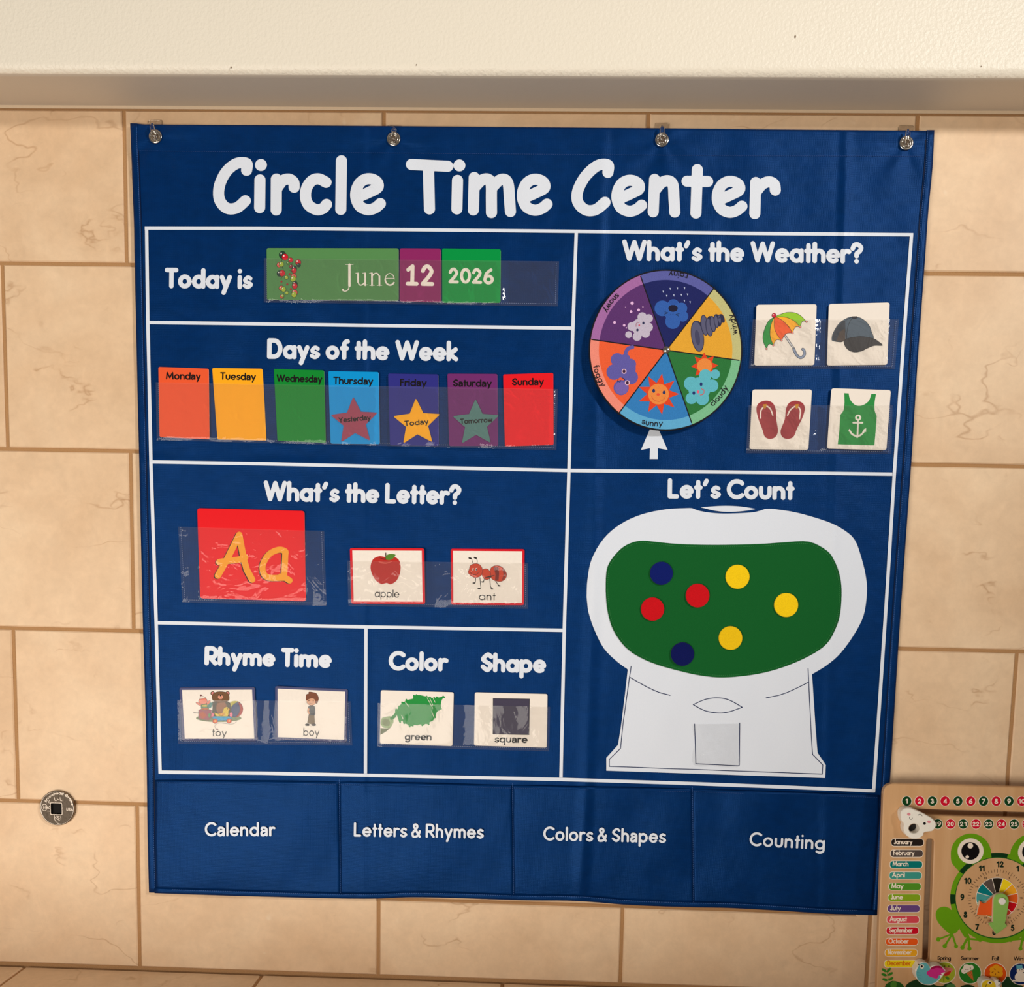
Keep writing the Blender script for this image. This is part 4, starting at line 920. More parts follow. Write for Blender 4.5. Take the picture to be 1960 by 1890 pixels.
a.poly(c4(cr([(152,1420),(170,1375),(225,1356),(275,1372),(300,1420),(305,1500),(318,1590),(295,1638),(250,1650),(215,1630),(195,1570),(165,1490)], True)), FL)
a.poly(c4(cr([(524,1420),(508,1375),(455,1356),(405,1372),(380,1420),(370,1500),(338,1590),(355,1638),(400,1650),(440,1630),(465,1570),(505,1490)], True)), FL)
a.stroke([c4(cr([(184,1490),(188,1430),(222,1398),(258,1418),(278,1468)])), c4(cr([(392,1468),(415,1425),(460,1398),(490,1430),(484,1495)]))], 2.6, (240,226,214))
for x in (217,463): a.poly(c4([(x-14,1385),(x+14,1382),(x+12,1405),(x,1422),(x-12,1408)]), (196,136,40))
a = card('tank', 'picture_card', 'white card with a green tank top and anchor', 'card', [(1591.5,743.4),(1705.2,747),(1696.7,862),(1582.8,859)], CREAMW, gname, 5)
a.poly(c4([(828,1298),(862,1300)]+cr([(862,1300),(875,1350),(915,1390),(965,1392),(1015,1360),(1036,1305)],n=4)[1:]+[(1073,1305)]+cr([(1073,1305),(1062,1370),(1062,1430),(1078,1475)],n=4)[1:]+[(1070,1590),(1060,1700),(778,1692),(790,1590),(798,1465)]+cr([(798,1465),(822,1430),(830,1370)],n=4)), (36,140,62))
a.stroke([c4([(934,1508),(930,1625)]), c4([(898,1526),(967,1526)]), c4(ell(935,1487,17,17,n=16)+[(952,1487)]), c4(cr([(872,1590),(890,1615),(930,1630),(965,1612),(985,1580)]))], 3.4, CREAMW)
a.poly(c4([(860,1592),(866,1572),(884,1598)]), CREAMW); a.poly(c4([(975,1590),(996,1565),(996,1598)]), CREAMW); a.poly(c4([(905,1625),(950,1625),(928,1645)]), CREAMW)
for k, (c, off, a, root) in CARDS.items():
    if a is not None and a.F: a.build('lettering' if k in TXD or k[0] == 'd' else 'picture', root)
# ---------------------------------------------------------------- clear vinyl pockets
def vinyl():
    m = bpy.data.materials.new('clear_vinyl'); m.use_nodes = True; nt = m.node_tree; N, K = nt.nodes, nt.links
    out = N['Material Output']; N.remove(N['Principled BSDF'])
    tr = N.new('ShaderNodeBsdfTransparent'); tr.inputs[0].default_value = (1, .997, .99, 1)
    df = N.new('ShaderNodeBsdfDiffuse'); df.inputs[0].default_value = (.9, .87, .86, 1)
    gl = N.new('ShaderNodeBsdfGlossy'); gl.inputs['Roughness'].default_value = .06
    fr = N.new('ShaderNodeFresnel'); fr.inputs[0].default_value = 1.5
    tc = N.new('ShaderNodeTexCoord'); nb = None
    for sc_, st_, ds_, di in ((26, .42, .003, 2.2), (90, .14, .001, .8)):
        n = N.new('ShaderNodeTexNoise'); n.inputs['Scale'].default_value = sc_; n.inputs['Detail'].default_value = 2.5; n.inputs['Distortion'].default_value = di
        K.new(tc.outputs['Object'], n.inputs['Vector']); b = N.new('ShaderNodeBump'); b.inputs['Strength'].default_value = st_; b.inputs['Distance'].default_value = ds_
        K.new(n.outputs['Fac'], b.inputs['Height'])
        if nb: K.new(nb.outputs[0], b.inputs['Normal'])
        nb = b
    K.new(nb.outputs[0], gl.inputs['Normal']); K.new(nb.outputs[0], fr.inputs['Normal'])
    m1 = N.new('ShaderNodeMixShader'); m1.inputs[0].default_value = .032; K.new(tr.outputs[0], m1.inputs[1]); K.new(df.outputs[0], m1.inputs[2])
    m2 = N.new('ShaderNodeMixShader'); mu = N.new('ShaderNodeMath'); mu.operation = 'MULTIPLY'; mu.inputs[1].default_value = .45; K.new(fr.outputs[0], mu.inputs[0]); K.new(mu.outputs[0], m2.inputs[0]); K.new(m1.outputs[0], m2.inputs[1]); K.new(gl.outputs[0], m2.inputs[2])
    K.new(m2.outputs[0], out.inputs['Surface']); return m
VINYL = vinyl()
SEAMW = mat((110, 124, 160), .5, .5, name='pocket_thread')
def pocket(c, cards, seed, st=True):
    X0, Y0 = c[0]; nu = max(12, int((c[1][0]-c[0][0])/7)); nv = max(12, int((c[3][1]-c[0][1])/5))
    u, v = np.meshgrid(np.linspace(0,1,nu+1), np.linspace(0,1,nv+1)); a = np.array(c, float)
    x = (a[0,0]*(1-u)+a[1,0]*u)*(1-v)+(a[3,0]*(1-u)+a[2,0]*u)*v; y = (a[0,1]*(1-u)+a[1,1]*u)*(1-v)+(a[3,1]*(1-u)+a[2,1]*u)*v
    h = hC(x, y); o_ = h+.0007
    for k in cards:
        cc, off, _, _ = CARDS[k]; xs = [p[0] for p in cc]; ys = [p[1] for p in cc]
        dx = np.maximum(np.maximum(min(xs)-x, x-max(xs)), 0); dy = np.maximum(y-max(ys), 0)*1.6
        f = np.clip(1-np.hypot(dx, dy)/13, 0, 1); f = f*f*(3-2*f)
        o_ = np.maximum(o_, h*(1-f)+(off+.0009)*f+.0006*(1-f))
    r = random.Random(seed)
    edge = np.minimum(1, np.minimum(u, 1-u)*nu/2)*np.minimum(1, (1-v)*nv/2)
    for _ in range(5):
        kx, ky, ph = r.uniform(.04,.16), r.uniform(-.1,.1), r.uniform(0,6.3); o_ = o_+edge*.00013*(1+np.sin(kx*x+ky*y+ph))
    V = P(x.ravel(), y.ravel(), o_.ravel()); nn = nu+1
    F = [(j*nn+i, (j+1)*nn+i, (j+1)*nn+i+1, j*nn+i+1) for j in range(nv) for i in range(nu)]
    o = addmesh('clear_pocket', V.tolist(), F, VINYL, chart, smooth=True); o['label'] = 'clear vinyl pocket'
    if st:
        q = lambda k, l, t: tuple(a[k]+(a[l]-a[k])*t)
        L_ = [[(a[0,0]+5,a[0,1]+1),(a[3,0]+5,a[3,1]-5),(a[2,0]-5,a[2,1]-5),(a[1,0]-5,a[1,1]+1)]]
        A_ = Art(hC, eps=.0014); A_.polys([z for l in L_ for z in stitch(l, 4.0, 1.9, 1.0)], SEAMW)
        s_ = A_.build('pocket_stitching', None); s_.parent = o; s_['kind'] = 'stuff'
pocket([(505,494),(1070,500.5),(1068,586.5),(505,579)], ['june','d12','d26'], 1)
pocket([(298,732),(1068,745),(1065,862),(300,843)], [d[0] for d in DAYS]+['s1','s2','s3'], 2)
pocket([(341,1008.5),(620.6,1017),(625,1160),(349,1153.6)], ['Aa'], 3)
pocket([(664.5,1073.5),(1010,1078),(1011,1166),(667,1160)], ['apple','ant'], 4)
pocket([(339,1340),(671,1343),(674.5,1427.5),(341,1424.5)], ['toy','boy'], 5)
pocket([(723,1346.5),(1053,1353.5),(1051,1438.5),(722,1430.5)], ['green','square'], 6)
pocket([(1441,611),(1720.5,611.5),(1713,707),(1433,705.5)], ['umb','cap'], 7)
pocket([(1433,776),(1708.5,776),(1706,869.5),(1428,868)], ['flip','tank'], 8)
pocket([(1323.6,1386.5),(1421.4,1385.6),(1420.7,1471),(1323,1469)], [], 9, st=False)
# ---------------------------------------------------------------- weather wheel
WX, WY, WRX, WRY = 1274.0, 670.3, 147.2, 154.6
WO = .0150
wheel = slab('weather_wheel', ell(WX, WY, WRX, WRY, n=96), WO, .0022, mat((30,28,34), .85, .15, name='black_wheel_edge'), chart, .7, .0004); wheel['label'] = 'round felt weather wheel in six coloured segments'
feltm = {}
def fm_(c): return mat(c, .92, .1, .7, 1100, 0, 0.15, 0, None, .13)
a = Art(flat(WO), eps=.00008, step=.000005)
hub = (1275.5, 670.5)
rim = [(1226.3,529.5),(1367.4,551),(1414.6,690),(1323.8,809.4),(1183.3,792.7),(1132.3,650)]
an = [math.degrees(math.atan2((y-WY)/WRY, (x-WX)/WRX)) for x, y in rim]
SEG = [((32,38,98),(92,96,166)),((230,168,54),(196,192,132)),((46,118,60),(124,190,146)),((52,126,192),(96,172,214)),((238,96,54),(240,142,124)),((92,52,112),(166,108,168))]
for i, (ci, co) in enumerate(SEG):
    a0, a1 = an[i], an[(i+1)%6]
    if a1 < a0: a1 += 360
    k = .985; ar = lambda q: [(WX+WRX*q*math.cos(math.radians(t)), WY+WRY*q*math.sin(math.radians(t))) for t in np.linspace(a0, a1, 22)]
    a.poly([hub]+ar(k), fm_(co)); b = ar(.868); a.poly([hub]+b, fm_(ci))
a.stroke([[hub, r] for r in rim], 2.2, (22,20,26)); a.stroke([ell(WX, WY, WRX-1.8, WRY-1.8, n=96)+[(WX+WRX-1.8, WY)]], 2.0, (22,20,26), g=.5)
def tear(x, y, s=1): a.poly(c3([(x-6*s,y-8*s),(x+5*s,y-8*s),(x+2*s,y+9*s)]), (190,200,225))
for x, y in ((722,518),(775,496),(830,493),(885,491),(748,550),(803,546),(860,543),(908,540),(884,588),(928,598)): tear(x, y)
def puff(cs, col): a.strokes([(c3([(x, y)]), r/4.02) for x, y, r in cs], fm_(col), .5)
def blob(pts, col, conv_=c3): a.poly(conv_(cr(pts, True, 5)), fm_(col))
puff([(715,645,60),(800,622,47),(862,645,44),(872,705,42),(795,745,58),(800,680,68)], (52,96,176))
a.poly(c3(ell(797,645,36,27)), (26,24,50)); a.poly(c3(ell(800,600,34,20)), fm_((48,88,168)))
a.stroke([c3(l) for l in ([(733,672),(758,680),(730,690)],[(845,685),(818,693),(842,706)],[(778,690),(782,690)],[(794,691),(798,691)])], .9, BLK)
TG, TGD = (88,88,116), (44,46,74)
a.stroke([c3(cr([(960,870),(985,760),(1010,800),(1035,720),(1055,800),(1080,720),(1110,790),(1130,705),(1150,770),(1165,705),(1180,740)]))], 8, TGD); 
for cx, cy, rx, ry in ((985,860,46,118),(1040,775,27,78),(1075,790,24,70),(1103,765,20,60),(1130,745,16,48),(1155,730,12,34)):
    a.out(c3(ell(cx, cy, rx, ry, -8)), TG, TGD, 1.4)
a.poly(c3(ell(985,870,18,60,-8)), (66,66,96)); a.stroke([c3(cr([(1150,720),(1170,700),(1190,722),(1178,748)]))], 1.6, TGD)
OR = (226,70,36)
def sun(cx, cy, ri, ro, n_, rot, face=True, rr=None):
    pts = []
    for k in range(2*n_):
        t = math.radians(rot+180*k/n_); q = ro if k % 2 == 0 else ri*1.08
        pts.append((cx+q*math.cos(t), cy+q*math.sin(t)))
    a.poly(c3(pts), fm_(OR)); a.poly(c3(ell(cx, cy, ri, ri)), fm_((236,140,66)))
sun(1040,1088,58,104,8,-92)
puff([(1000,1262,86),(935,1225,54),(1045,1162,48),(1122,1152,36),(1098,1240,48),(1022,1338,52),(938,1338,44)], (96,184,200))
for x, y in ((1013,1229),(957,1297)): a.poly(c3(ell(x,y,11,14)), (34,50,110))
a.poly(c3(ell(990,1288,10,12)), (226,96,120)); a.stroke([c3(cr([(1015,1265),(1035,1275),(1030,1305),(1005,1312)]))], 1.2, (206,60,60))
sun(685,1305,80,160,9,-80)
for x, y in ((648,1280),(728,1293)): a.poly(c3(ell(x,y,11,15)), (34,50,100))
a.poly(c3(ell(682,1308,13,10)), (226,80,50)); a.stroke([c3(cr([(632,1320),(650,1350),(690,1362),(725,1345),(738,1320)]))], 1.0, (206,90,50))
FG = (98,92,168)
puff([(430,1105,80),(345,1135,60),(368,1040,50),(430,1030,35),(470,1075,42),(472,1175,55),(398,1255,58)], FG)
a.strokes([(c3(cr([(432,1020),(434,985),(452,955),(485,944)])), 3.6)], fm_(FG), .5)
a.poly(c3(ell(400,1260,50,48,20)), fm_((120,100,176))); 
for x, y in ((420,1130),(445,1218)): a.poly(c3(ell(x,y,19,19)), (226,186,206)); a.poly(c3(ell(x,y,12,13)), (60,30,60))
a.stroke([c3(cr([(405,1180),(425,1190),(420,1200)])), c3(cr([(375,1190),(370,1210),(395,1200),(385,1215)]))], 1.0, (40,30,60))
puff([(545,788,66),(560,712,36),(610,722,32),(606,790,36),(585,838,34),(520,862,34),(480,785,34),(455,848,26)], (196,186,206))
for x, y, r in ((482,605,13),(532,657,11),(474,670,11),(347,754,11),(421,776,10),(438,795,5),(565,636,6),(430,637,4)): a.poly(c3(ell(x,y,r,r,n=14)), (224,180,222))
for x, y in ((569,758),(523,812)): a.poly(c3(ell(x,y,9,11)), (44,48,84))
a.poly(c3(ell(537,776,7,8)), (200,90,110)); a.stroke([c3(cr([(540,752),(516,760),(512,785)]))], .9, (150,70,90))
# the six words round the rim
def arcword(wd, pts, xh, w_):
    """pts: centre-baseline direction: start and end of the baseline, bowed along the rim"""
    lr = stroke_text(wd, pts[0][0], pts[0][1], pts[1][0], pts[1][1], xh, w_, 1.5)
    s, e = np.array(pts[0]), np.array(pts[1]); L_ = np.linalg.norm(e-s); u = (e-s)/L_; up = np.array([u[1], -u[0]])
    out = []
    for l, r in lr:
        q = []
        for p in l:
            d = np.array(p)-s; x = float(d@u); y = float(d@up); t = x/L_
            b = pts[2]*(1-(2*t-1)**2)
            q.append(tuple(s+u*x+up*(y-b)))
        out.append((q, r))
    a.strokes(out, (26,22,30), .35)
arcword('sunny', (c3([(556,1532)])[0], c3([(716,1550)])[0], 3.0), 8.2, 1.7)
arcword('cloudy', (c3([(1104,1400)])[0], c3([(1222,1258)])[0], 2.6), 8.2, 1.7)
arcword('windy', (c3([(1292,842)])[0], c3([(1260,690)])[0], 2.4), 8.2, 1.7)
arcword('rainy', (c3([(912,382)])[0], c3([(768,362)])[0], 2.2), 8.2, 1.7)
arcword('snowy', (c3([(362,528)])[0], c3([(264,660)])[0], 2.4), 8.2, 1.7)
arcword('foggy', (c3([(182,1092)])[0], c3([(246,1250)])[0], 2.4), 8.2, 1.7)
wp = a.build('wheel_print', None); wp.parent = wheel
def dome(c, r, hgt, m, name, par, ns=24, nr=6, sub=False):
    V, F = [], []
    for j in range(nr):
        t = math.pi/2*j/nr
        for i in range(ns):
            p = 2*math.pi*i/ns; V.append((c[0]+r*math.cos(t)*math.cos(p), c[1]-hgt*math.sin(t), c[2]+r*math.cos(t)*math.sin(p)))
    V.append((c[0], c[1]-hgt, c[2]))
    for j in range(nr-1):
        for i in range(ns): F.append((j*ns+i, j*ns+(i+1)%ns, (j+1)*ns+(i+1)%ns, (j+1)*ns+i))
    F += [((nr-1)*ns+i, (nr-1)*ns+(i+1)%ns, len(V)-1) for i in range(ns)]
    o = addmesh(name, V, F, m, None if sub else par, smooth=True)
    if sub: o.parent = par
    return o
dome(P(np.array([1275.5]), np.array([670.3]), np.array([WO]))[0], 7.6*MP, .0032, CHR, 'rivet', wheel, sub=True)
c_ = P(np.array([1275.5]), np.array([670.3]), np.array([WO]))[0]
# spindle that holds the wheel off the cloth
h0 = float(hC(1275.5, 670.3)); V = [(c_[0]+.004*math.cos(k*.785), -h0+.0003 if z else -WO+.002, c_[2]+.004*math.sin(k*.785)) for z in (0, 1) for k in range(8)]
addmesh('spindle', V, [(k, (k+1)%8, 8+(k+1)%8, 8+k) for k in range(8)], CHR).parent = wheel
# ---------------------------------------------------------------- felt counters
def counter(x, y, r, col, cn, lab):
    (px, py), = c9([(x, y)]); off = float(hC(px, py))+.0014+.0028
    root = empty('felt_counter', lab, 'felt counter', P(np.array([px]), np.array([py]), np.array([off]))[0], cn+' felt counters on the green panel')
    slab('disc', ell(px, py, r/3.0476, r/3.0476*1.01, n=48), off, .0026, mat(col, .92, .1, .8, 900, 0, .1, 0, None, .12), root, .7, .0005)
counter(537,603,67,(10,26,104),'dark blue','dark blue felt counter at the top left of the green panel')
counter(660,1075,68,(8,18,84),'dark blue','dark blue felt counter lowest on the green panel')
counter(748,733,69,(204,16,26),'red','red felt counter right of the other red one, below the top blue one')
counter(485,812,68,(204,16,26),'red','red felt counter farthest left on the green panel')
counter(981,623,70,(250,208,20),'yellow','yellow felt counter highest on the green panel')
counter(1265,788,70,(250,208,20),'yellow','yellow felt counter farthest right on the green panel')
counter(940,981,69,(240,196,20),'yellow','yellow felt counter lowest of the three yellow ones')
# ---------------------------------------------------------------- key valve cover on the wall
vc = wallpt(112.7, 1546); vr = 36.4*MP
valve = empty('valve_cover', 'round tarnished chrome valve cover with a square keyhole, on the tiles left of the chart', 'valve cover', vc)
TARN = mat((66, 58, 50), .42, .5, .25, 260, metal=1, var=.12, name='tarnished_chrome'); BRIGHT = mat((126, 116, 106), .25, .5, metal=1)
def lathe(prof, ns=64):
    V, F = [], []
    for r_, y in prof:
        V += [(vc[0]+r_*math.cos(2*math.pi*i/ns), y, vc[2]+r_*math.sin(2*math.pi*i/ns)) for i in range(ns)]
    for k in range(len(prof)-1): F += [(k*ns+i, k*ns+(i+1)%ns, (k+1)*ns+(i+1)%ns, (k+1)*ns+i) for i in range(ns)]
    return V, F
V, F = lathe([(vr,0.0),(vr,-.0035),(vr*.985,-.0048),(vr*.95,-.0054),(vr*.915,-.0050)])
addmesh('rim', V, F, BRIGHT, valve, smooth=True)
vf = lambda p, d: np.array([(x, -.0049+d, z) for x, z in p])
circ = [(vc[0]+vr*.925*math.cos(t*math.pi/32), vc[2]+vr*.925*math.sin(t*math.pi/32)) for t in range(64)]
s_ = 11.6*MP; hx, hz = vc[0]-.0006, vc[2]-.0006
hole = rrect([(hx-s_,hz-s_),(hx+s_,hz-s_),(hx+s_,hz+s_*1.02),(hx-s_,hz+s_*1.02)], 2.2*MP, 4)
prism('face_plate', circ, vf, .004, 0, TARN, valve, holes=[hole])
blk = mat((14, 11, 9), .7, .2)
addmesh('keyhole_back', [(hx-s_*1.1,-.0012,hz-s_*1.1),(hx+s_*1.1,-.0012,hz-s_*1.1),(hx+s_*1.1,-.0012,hz+s_*1.1),(hx-s_*1.1,-.0012,hz+s_*1.1)], [(0,1,2,3)], blk, valve)
prism('keyhole_lip', rrect([(hx-s_*1.09,hz-s_*1.09),(hx+s_*1.09,hz-s_*1.09),(hx+s_*1.09,hz+s_*1.11),(hx-s_*1.09,hz+s_*1.11)], 2.6*MP, 4), lambda p, d: np.array([(x, -.0056+d, z) for x, z in p]), .0008, 0, BRIGHT, valve, holes=[hole])
cv = conv(60,1490,17.18)
a = Art(flat(.0050), eps=.00025, step=.000005)
def ringword(wd, R_, a0, a1, xh, w_, cx=112.4, cy=1546):
    n_ = len(wd); lr = stroke_text(wd, 0, 0, 100, 0, xh, w_, 1.45)
    out = []
    for l, r in lr:
        q = []
        for x, y in l:
            t = math.radians(a0+(a1-a0)*x/100); rr_ = R_-y if False else R_+(-y)
            q.append((cx+rr_*math.cos(t), cy+rr_*math.sin(t)))
        out.append((q, r))
    a.strokes(out, BRIGHT, .16)
def rw(wd, R_, a0, a1, xh, w_):
    L_ = math.radians(a1-a0)*R_; lr = stroke_text(wd, 0, 0, L_, 0, xh, w_, 1.45); out = []
    for l, r in lr:
        out.append(([(112.2+(R_-y)*math.cos(math.radians(a0)+x/R_), 1546+(R_-y)*math.sin(math.radians(a0)+x/R_)) for x, y in l], r))
    a.strokes(out, BRIGHT, .16)
rw('Arrowhead', 24.8, -158, -74, 3.4, .75) if False else None
GL = glyph
def glyph(c, t, A):
    if c == 'B': h = t/2; return [[(h,h),(h,A-h),(.4,A-h)]+arc(.42,A*.75-h*.5,.3,A*.25-h*.5,90,-90)+[(h,A*.5)], [(.4,A*.5)]+arc(.46,A*.25+h*.5,.36,A*.25-h*.5,90,-90)+[(h,h)]], .96
    if c == 'U': h = t/2; return [[(h,A-h),(h,.45)]+arc(.45,.45,.45-h,.45-h,180,360)+[(.9-h,A-h)]], .9
    return GL(c, t, A)
rw('Arrowhead', 24.6, -160, -70, 3.6, .8); rw('Brass', 24.6, -60, -10, 3.6, .8)
a.text('USA', *cv([(1150,1075)])[0], *cv([(1372,1085)])[0], 3.6, .75, BRIGHT, g=.16)
a.stroke([cv(ell(430,965,92,105,n=28)+[(522,965)]), cv([(400,910),(400,1010)]), cv([(455,910),(455,1010)]), cv([(400,960),(500,960)]), cv([(510,910),(510,1010)]), cv([(760,640),(775,735),(830,740)]), cv([(850,680),(900,710)]), cv([(945,640),(950,735),(1010,745)]),
  cv([(600,930),(540,990),(600,1000)]), cv([(530,1085),(600,1090)]), cv(cr([(760,1235),(765,1350),(810,1430),(880,1490),(975,1520)])), cv([(800,1260),(960,1350)]), cv([(780,1300),(940,1400)]), cv([(830,1240),(975,1290)]), cv([(970,1240),(975,1350)]), cv(cr([(600,730),(560,790),(600,820)]))], .75, BRIGHT, g=.16)
a.build('embossed_lettering', valve)
# ---------------------------------------------------------------- wooden frog calendar board
z_top = float(wallpt(1800, 1500)[2]); B0, B1 = .028, .075
def MB(px, py, off):
    d = ray(px, py); t = (B0+B1*(z_top-CAMC[2])+np.asarray(off)+CAMC[1])/(-d[...,1]+B1*d[...,2]); return CAMC+d*t[...,None]
def mb(px, py):
    v = MB(np.array([px],float), np.array([py],float), np.zeros(1))[0]; return float(v[0]), float(v[2])
def by(z): return -(B0+B1*(z_top-z))
fbd = lambda p, d: np.array([(x, by(z)+d, z) for x, z in p])
XL = np.mean([mb(1692,1540)[0], mb(1677.5,1880)[0]]); XC = mb(1911.5,1719)[0]; XR = 2*XC-XL
ZTb = mb(1820,1503.6)[1]; ZBb = ZF+.0005
print('board', XL, XC, XR, ZTb, [mb(1692,1540)[0], mb(1677.5,1880)[0]])
board = empty('calendar_board', 'wooden calendar board printed with a green frog clock, leaning at the lower right', 'calendar board', (XC, by(ZBb), ZBb))
def wood():
    m = bpy.data.materials.new('light_plywood'); m.use_nodes = True; nt = m.node_tree; N, K = nt.nodes, nt.links
    b = N['Principled BSDF']; b.inputs['Roughness'].default_value = .38; b.inputs['Specular IOR Level'].default_value = .4
    tc = N.new('ShaderNodeTexCoord'); mp = N.new('ShaderNodeMapping'); mp.inputs['Scale'].default_value = (60, 60, 5); K.new(tc.outputs['Object'], mp.inputs[0])
    n = N.new('ShaderNodeTexNoise'); n.inputs['Scale'].default_value = 1.5; n.inputs['Detail'].default_value = 5; K.new(mp.outputs[0], n.inputs['Vector'])
    r = N.new('ShaderNodeValToRGB'); K.new(n.outputs['Fac'], r.inputs[0]); e = r.color_ramp.elements
    e[0].position = .25; e[1].position = .8; e[0].color = (lin(202), lin(154), lin(106), 1); e[1].color = (lin(216), lin(172), lin(126), 1)
    K.new(r.outputs[0], b.inputs['Base Color']); return m
WOOD = wood()
rc = .013; outl = rrect([(XL,ZBb),(XR,ZBb),(XR,ZTb),(XL,ZTb)], rc, 8)
sx0 = mb(1748,1557)[0]; zs0, zs1 = mb(1850,1563.2)[1], mb(1850,1552)[1]
slot1 = rrect([(sx0,zs0),(XR-(sx0-XL),zs0),(XR-(sx0-XL),zs1),(sx0,zs1)], .0033, 5)
vx0 = np.mean([mb(1775,1620)[0], mb(1764.5,1820)[0]]); vx1 = np.mean([mb(1790,1620)[0], mb(1779,1820)[0]]); vz1 = mb(1782,1606)[1]; vz0 = mb(1770,1842)[1]
slot2 = rrect([(vx0,vz0),(vx1,vz0),(vx1,vz1),(vx0,vz1)], .0045, 5)
prism('board_panel', outl, fbd, .0075, .0010, WOOD, board, holes=[slot1, slot2], bd=.0008)
# foot rail behind that lets the board lean
prism('foot_rail', rect(XL+.02, XR-.02, ZBb, ZBb+.02), fbd, .02, 0, WOOD, board).location += Vector((0, .0076, 0))
cb = conv(1670,1490,4.724); cm = conv(1680,1600,6.52); cn = conv(1780,1680,9); cw = conv(1690,1490,7.26)
def bc(c, k=1.06): return tuple(min(255, int(v*k)) for v in c)
def BA(eps=.00008): return Art(flat(0.0), mapf=MB, eps=eps, step=.000005, rough=.35)
PW = (242,226,208)
# numbers
def badge(n_, px, py):
    col = bc((14,62,26)) if n_ % 2 else bc((196,14,44))
    A = BA(); A.poly(ell(px, py, 9.9, 10.1, n=28), PW); A.poly(ell(px, py, 8.9, 9.1, n=28), col)
    s = str(n_)
    if len(s) == 1: A.text(s, px-(2.4 if s == '1' else 3.4), py+4.6, px+(1.9 if s == '1' else 3.6), py+4.6, 6.3, 1.9, PW, g=.3)
    else: A.text(s, px-6.4, py+4.3, px+6.4, py+4.3, 5.9, 1.8, PW, g=.3)
    A.build('number_badge', board)
for k in range(17): badge(k+1, 1735.6+24.47*k, 1534+.02*k)
for k in range(13): badge(19+k, 1794.9+24.4*k, 1577.8+.05*k)
MON = [('January',(35,27,22)),('February',(76,66,62)),('March',(0,112,108)),('April',(58,142,130)),('May',(76,138,34)),('June',(124,158,26)),('July',(98,66,122)),('August',(206,68,80)),('September',(198,8,34)),('October',(226,86,24)),('November',(226,160,34)),('December',(232,206,28))]
TW = [38.5,44,33,26.5,25,25,22,36,49,42,49.5,49]
for k, (mn_, col) in enumerate(MON):
    y = 1613.2+21.13*k; x = 1704.9-1.17*k; x1 = x+63.8-.05*k; A = BA()
    A.poly(rrect([(x,y-7.6),(x1,y-7.6),(x1,y+7.6),(x,y+7.6)], 7.5, 6), PW); A.poly(rrect([(x+1.1,y-6.6),(x1-1.1,y-6.6),(x1-1.1,y+6.6),(x+1.1,y+6.6)], 6.5, 6), bc(col))
    A.text(mn_, x+6, y+3.4, x+6+TW[k]*.92, y+3.6, 6.6, 1.7, PW if k < 11 else bc((206,110,20)), g=.3, asc=1.5)
    A.build('month_label', board)
# frog clock
GR, GRD, DK = bc((98,150,16)), bc((30,92,28)), bc((12,52,22))
CX, CY = 1909.2, 1719.7
A = BA()
ax_ = lambda y: 1915.6-.06*(y-1630)
mir = lambda pts: [(2*ax_(y)-x, y) for x, y in pts]
leg = cn(cr([(360,560),(330,528),(230,505),(135,545),(98,640),(130,760),(220,870),(330,965),(400,972),(455,950),(505,885)],n=4)+[(560,980),(600,1040),(690,1040),(640,930),(700,900),(560,700),(440,560)])
def toes(f):
    S = [([(370,980),(145,1070)],30,38),([(375,990),(255,1185)],36,38),([(385,980),(450,1190)],34,34),([(645,1050),(560,1210)],40,38),([(665,1050),(680,1230)],40,36),([(650,1060),(865,1078)],34,36)]
    lr = []
    for l, w_, r_ in S:
        p = cn(l); p = f(p); lr.append((p, w_/18)); lr.append(([p[-1]], r_/9))
    A.strokes(lr, GR, .4)
A.poly(leg, GR); toes(lambda p: p); A.poly(mir(leg), GR); toes(mir)
A.poly(ell(CX, CY, 90.5, 86.5, n=80), GR)
hd = cb(cr([(708,690),(715,760),(760,820),(800,862),(830,850),(900,800),(1000,740),(1085,716),(1074,690),(1070,640)], n=4)); A.poly(hd, GR); A.poly(mir(hd), GR)
e1 = cb(ell(890,683,182,182,n=48)); A.poly(e1, GR); A.poly(mir(e1), GR)
def patch(a0, a1):
    t = np.linspace(math.radians(a0), math.radians(a1), 10)
    A.poly([(CX+90.6*math.cos(q), CY+86.6*math.sin(q)) for q in t]+[(CX+81*math.cos(q), CY+78*math.sin(q)) for q in t[::-1]], DK)
for a0, a1 in ((-98,-77),(-144,-126),(-175,-188),(-54,-36),(8,-5)): patch(a0, a1)
for f in (lambda p: p, mir):
    A.poly(f(cb(ell(887,660,118,115))), PW); A.poly(f(cb(ell(885,660,82,80))), (16,12,14))
A.poly(cb(ell(885,612,25,24)), PW); A.poly(cb(ell(857,713,16,15)), PW)
A.poly([(x+113.5,y) for x, y in cb(ell(885,612,25,24))], PW)
A.poly(ell(CX, CY, 81.4, 78.4, n=80), GRD); A.poly(ell(CX-.2, CY-.4, 79.6, 76.6, n=80), WOOD)
A.build('printed_frog', board)
A = BA(.0005)
for s, x, y in (('12',1155,780),('11',988,818),('10',862,930),('9',812,1078),('8',840,1235),('7',947,1348),('6',1100,1390),('5',1267,1355),('1',1313,820),('2',1430,935),('3',1470,1085),('4',1410,1245)):
    (px, py), = cb([(x, y)]); wd_ = 14 if s in ('12','10') else 11 if s == '11' else 7.5
    if s == '1': wd_ = 5
    A.text(s, px-wd_/2, py+5.9, px+wd_/2, py+5.9, 8.1, 2.6, bc((20,40,26)), g=.35)
tk = []
for k in range(60):
    t = math.radians(6*k); r0, r1 = (.66, .72) if k % 5 else (.65, .74)
    tk.append([(CX+78*r0*math.sin(t), CY-75*r0*math.cos(t)), (CX+78*r1*math.sin(t), CY-75*r1*math.cos(t))])
A.stroke(tk, .7, (60,44,34), g=.3)
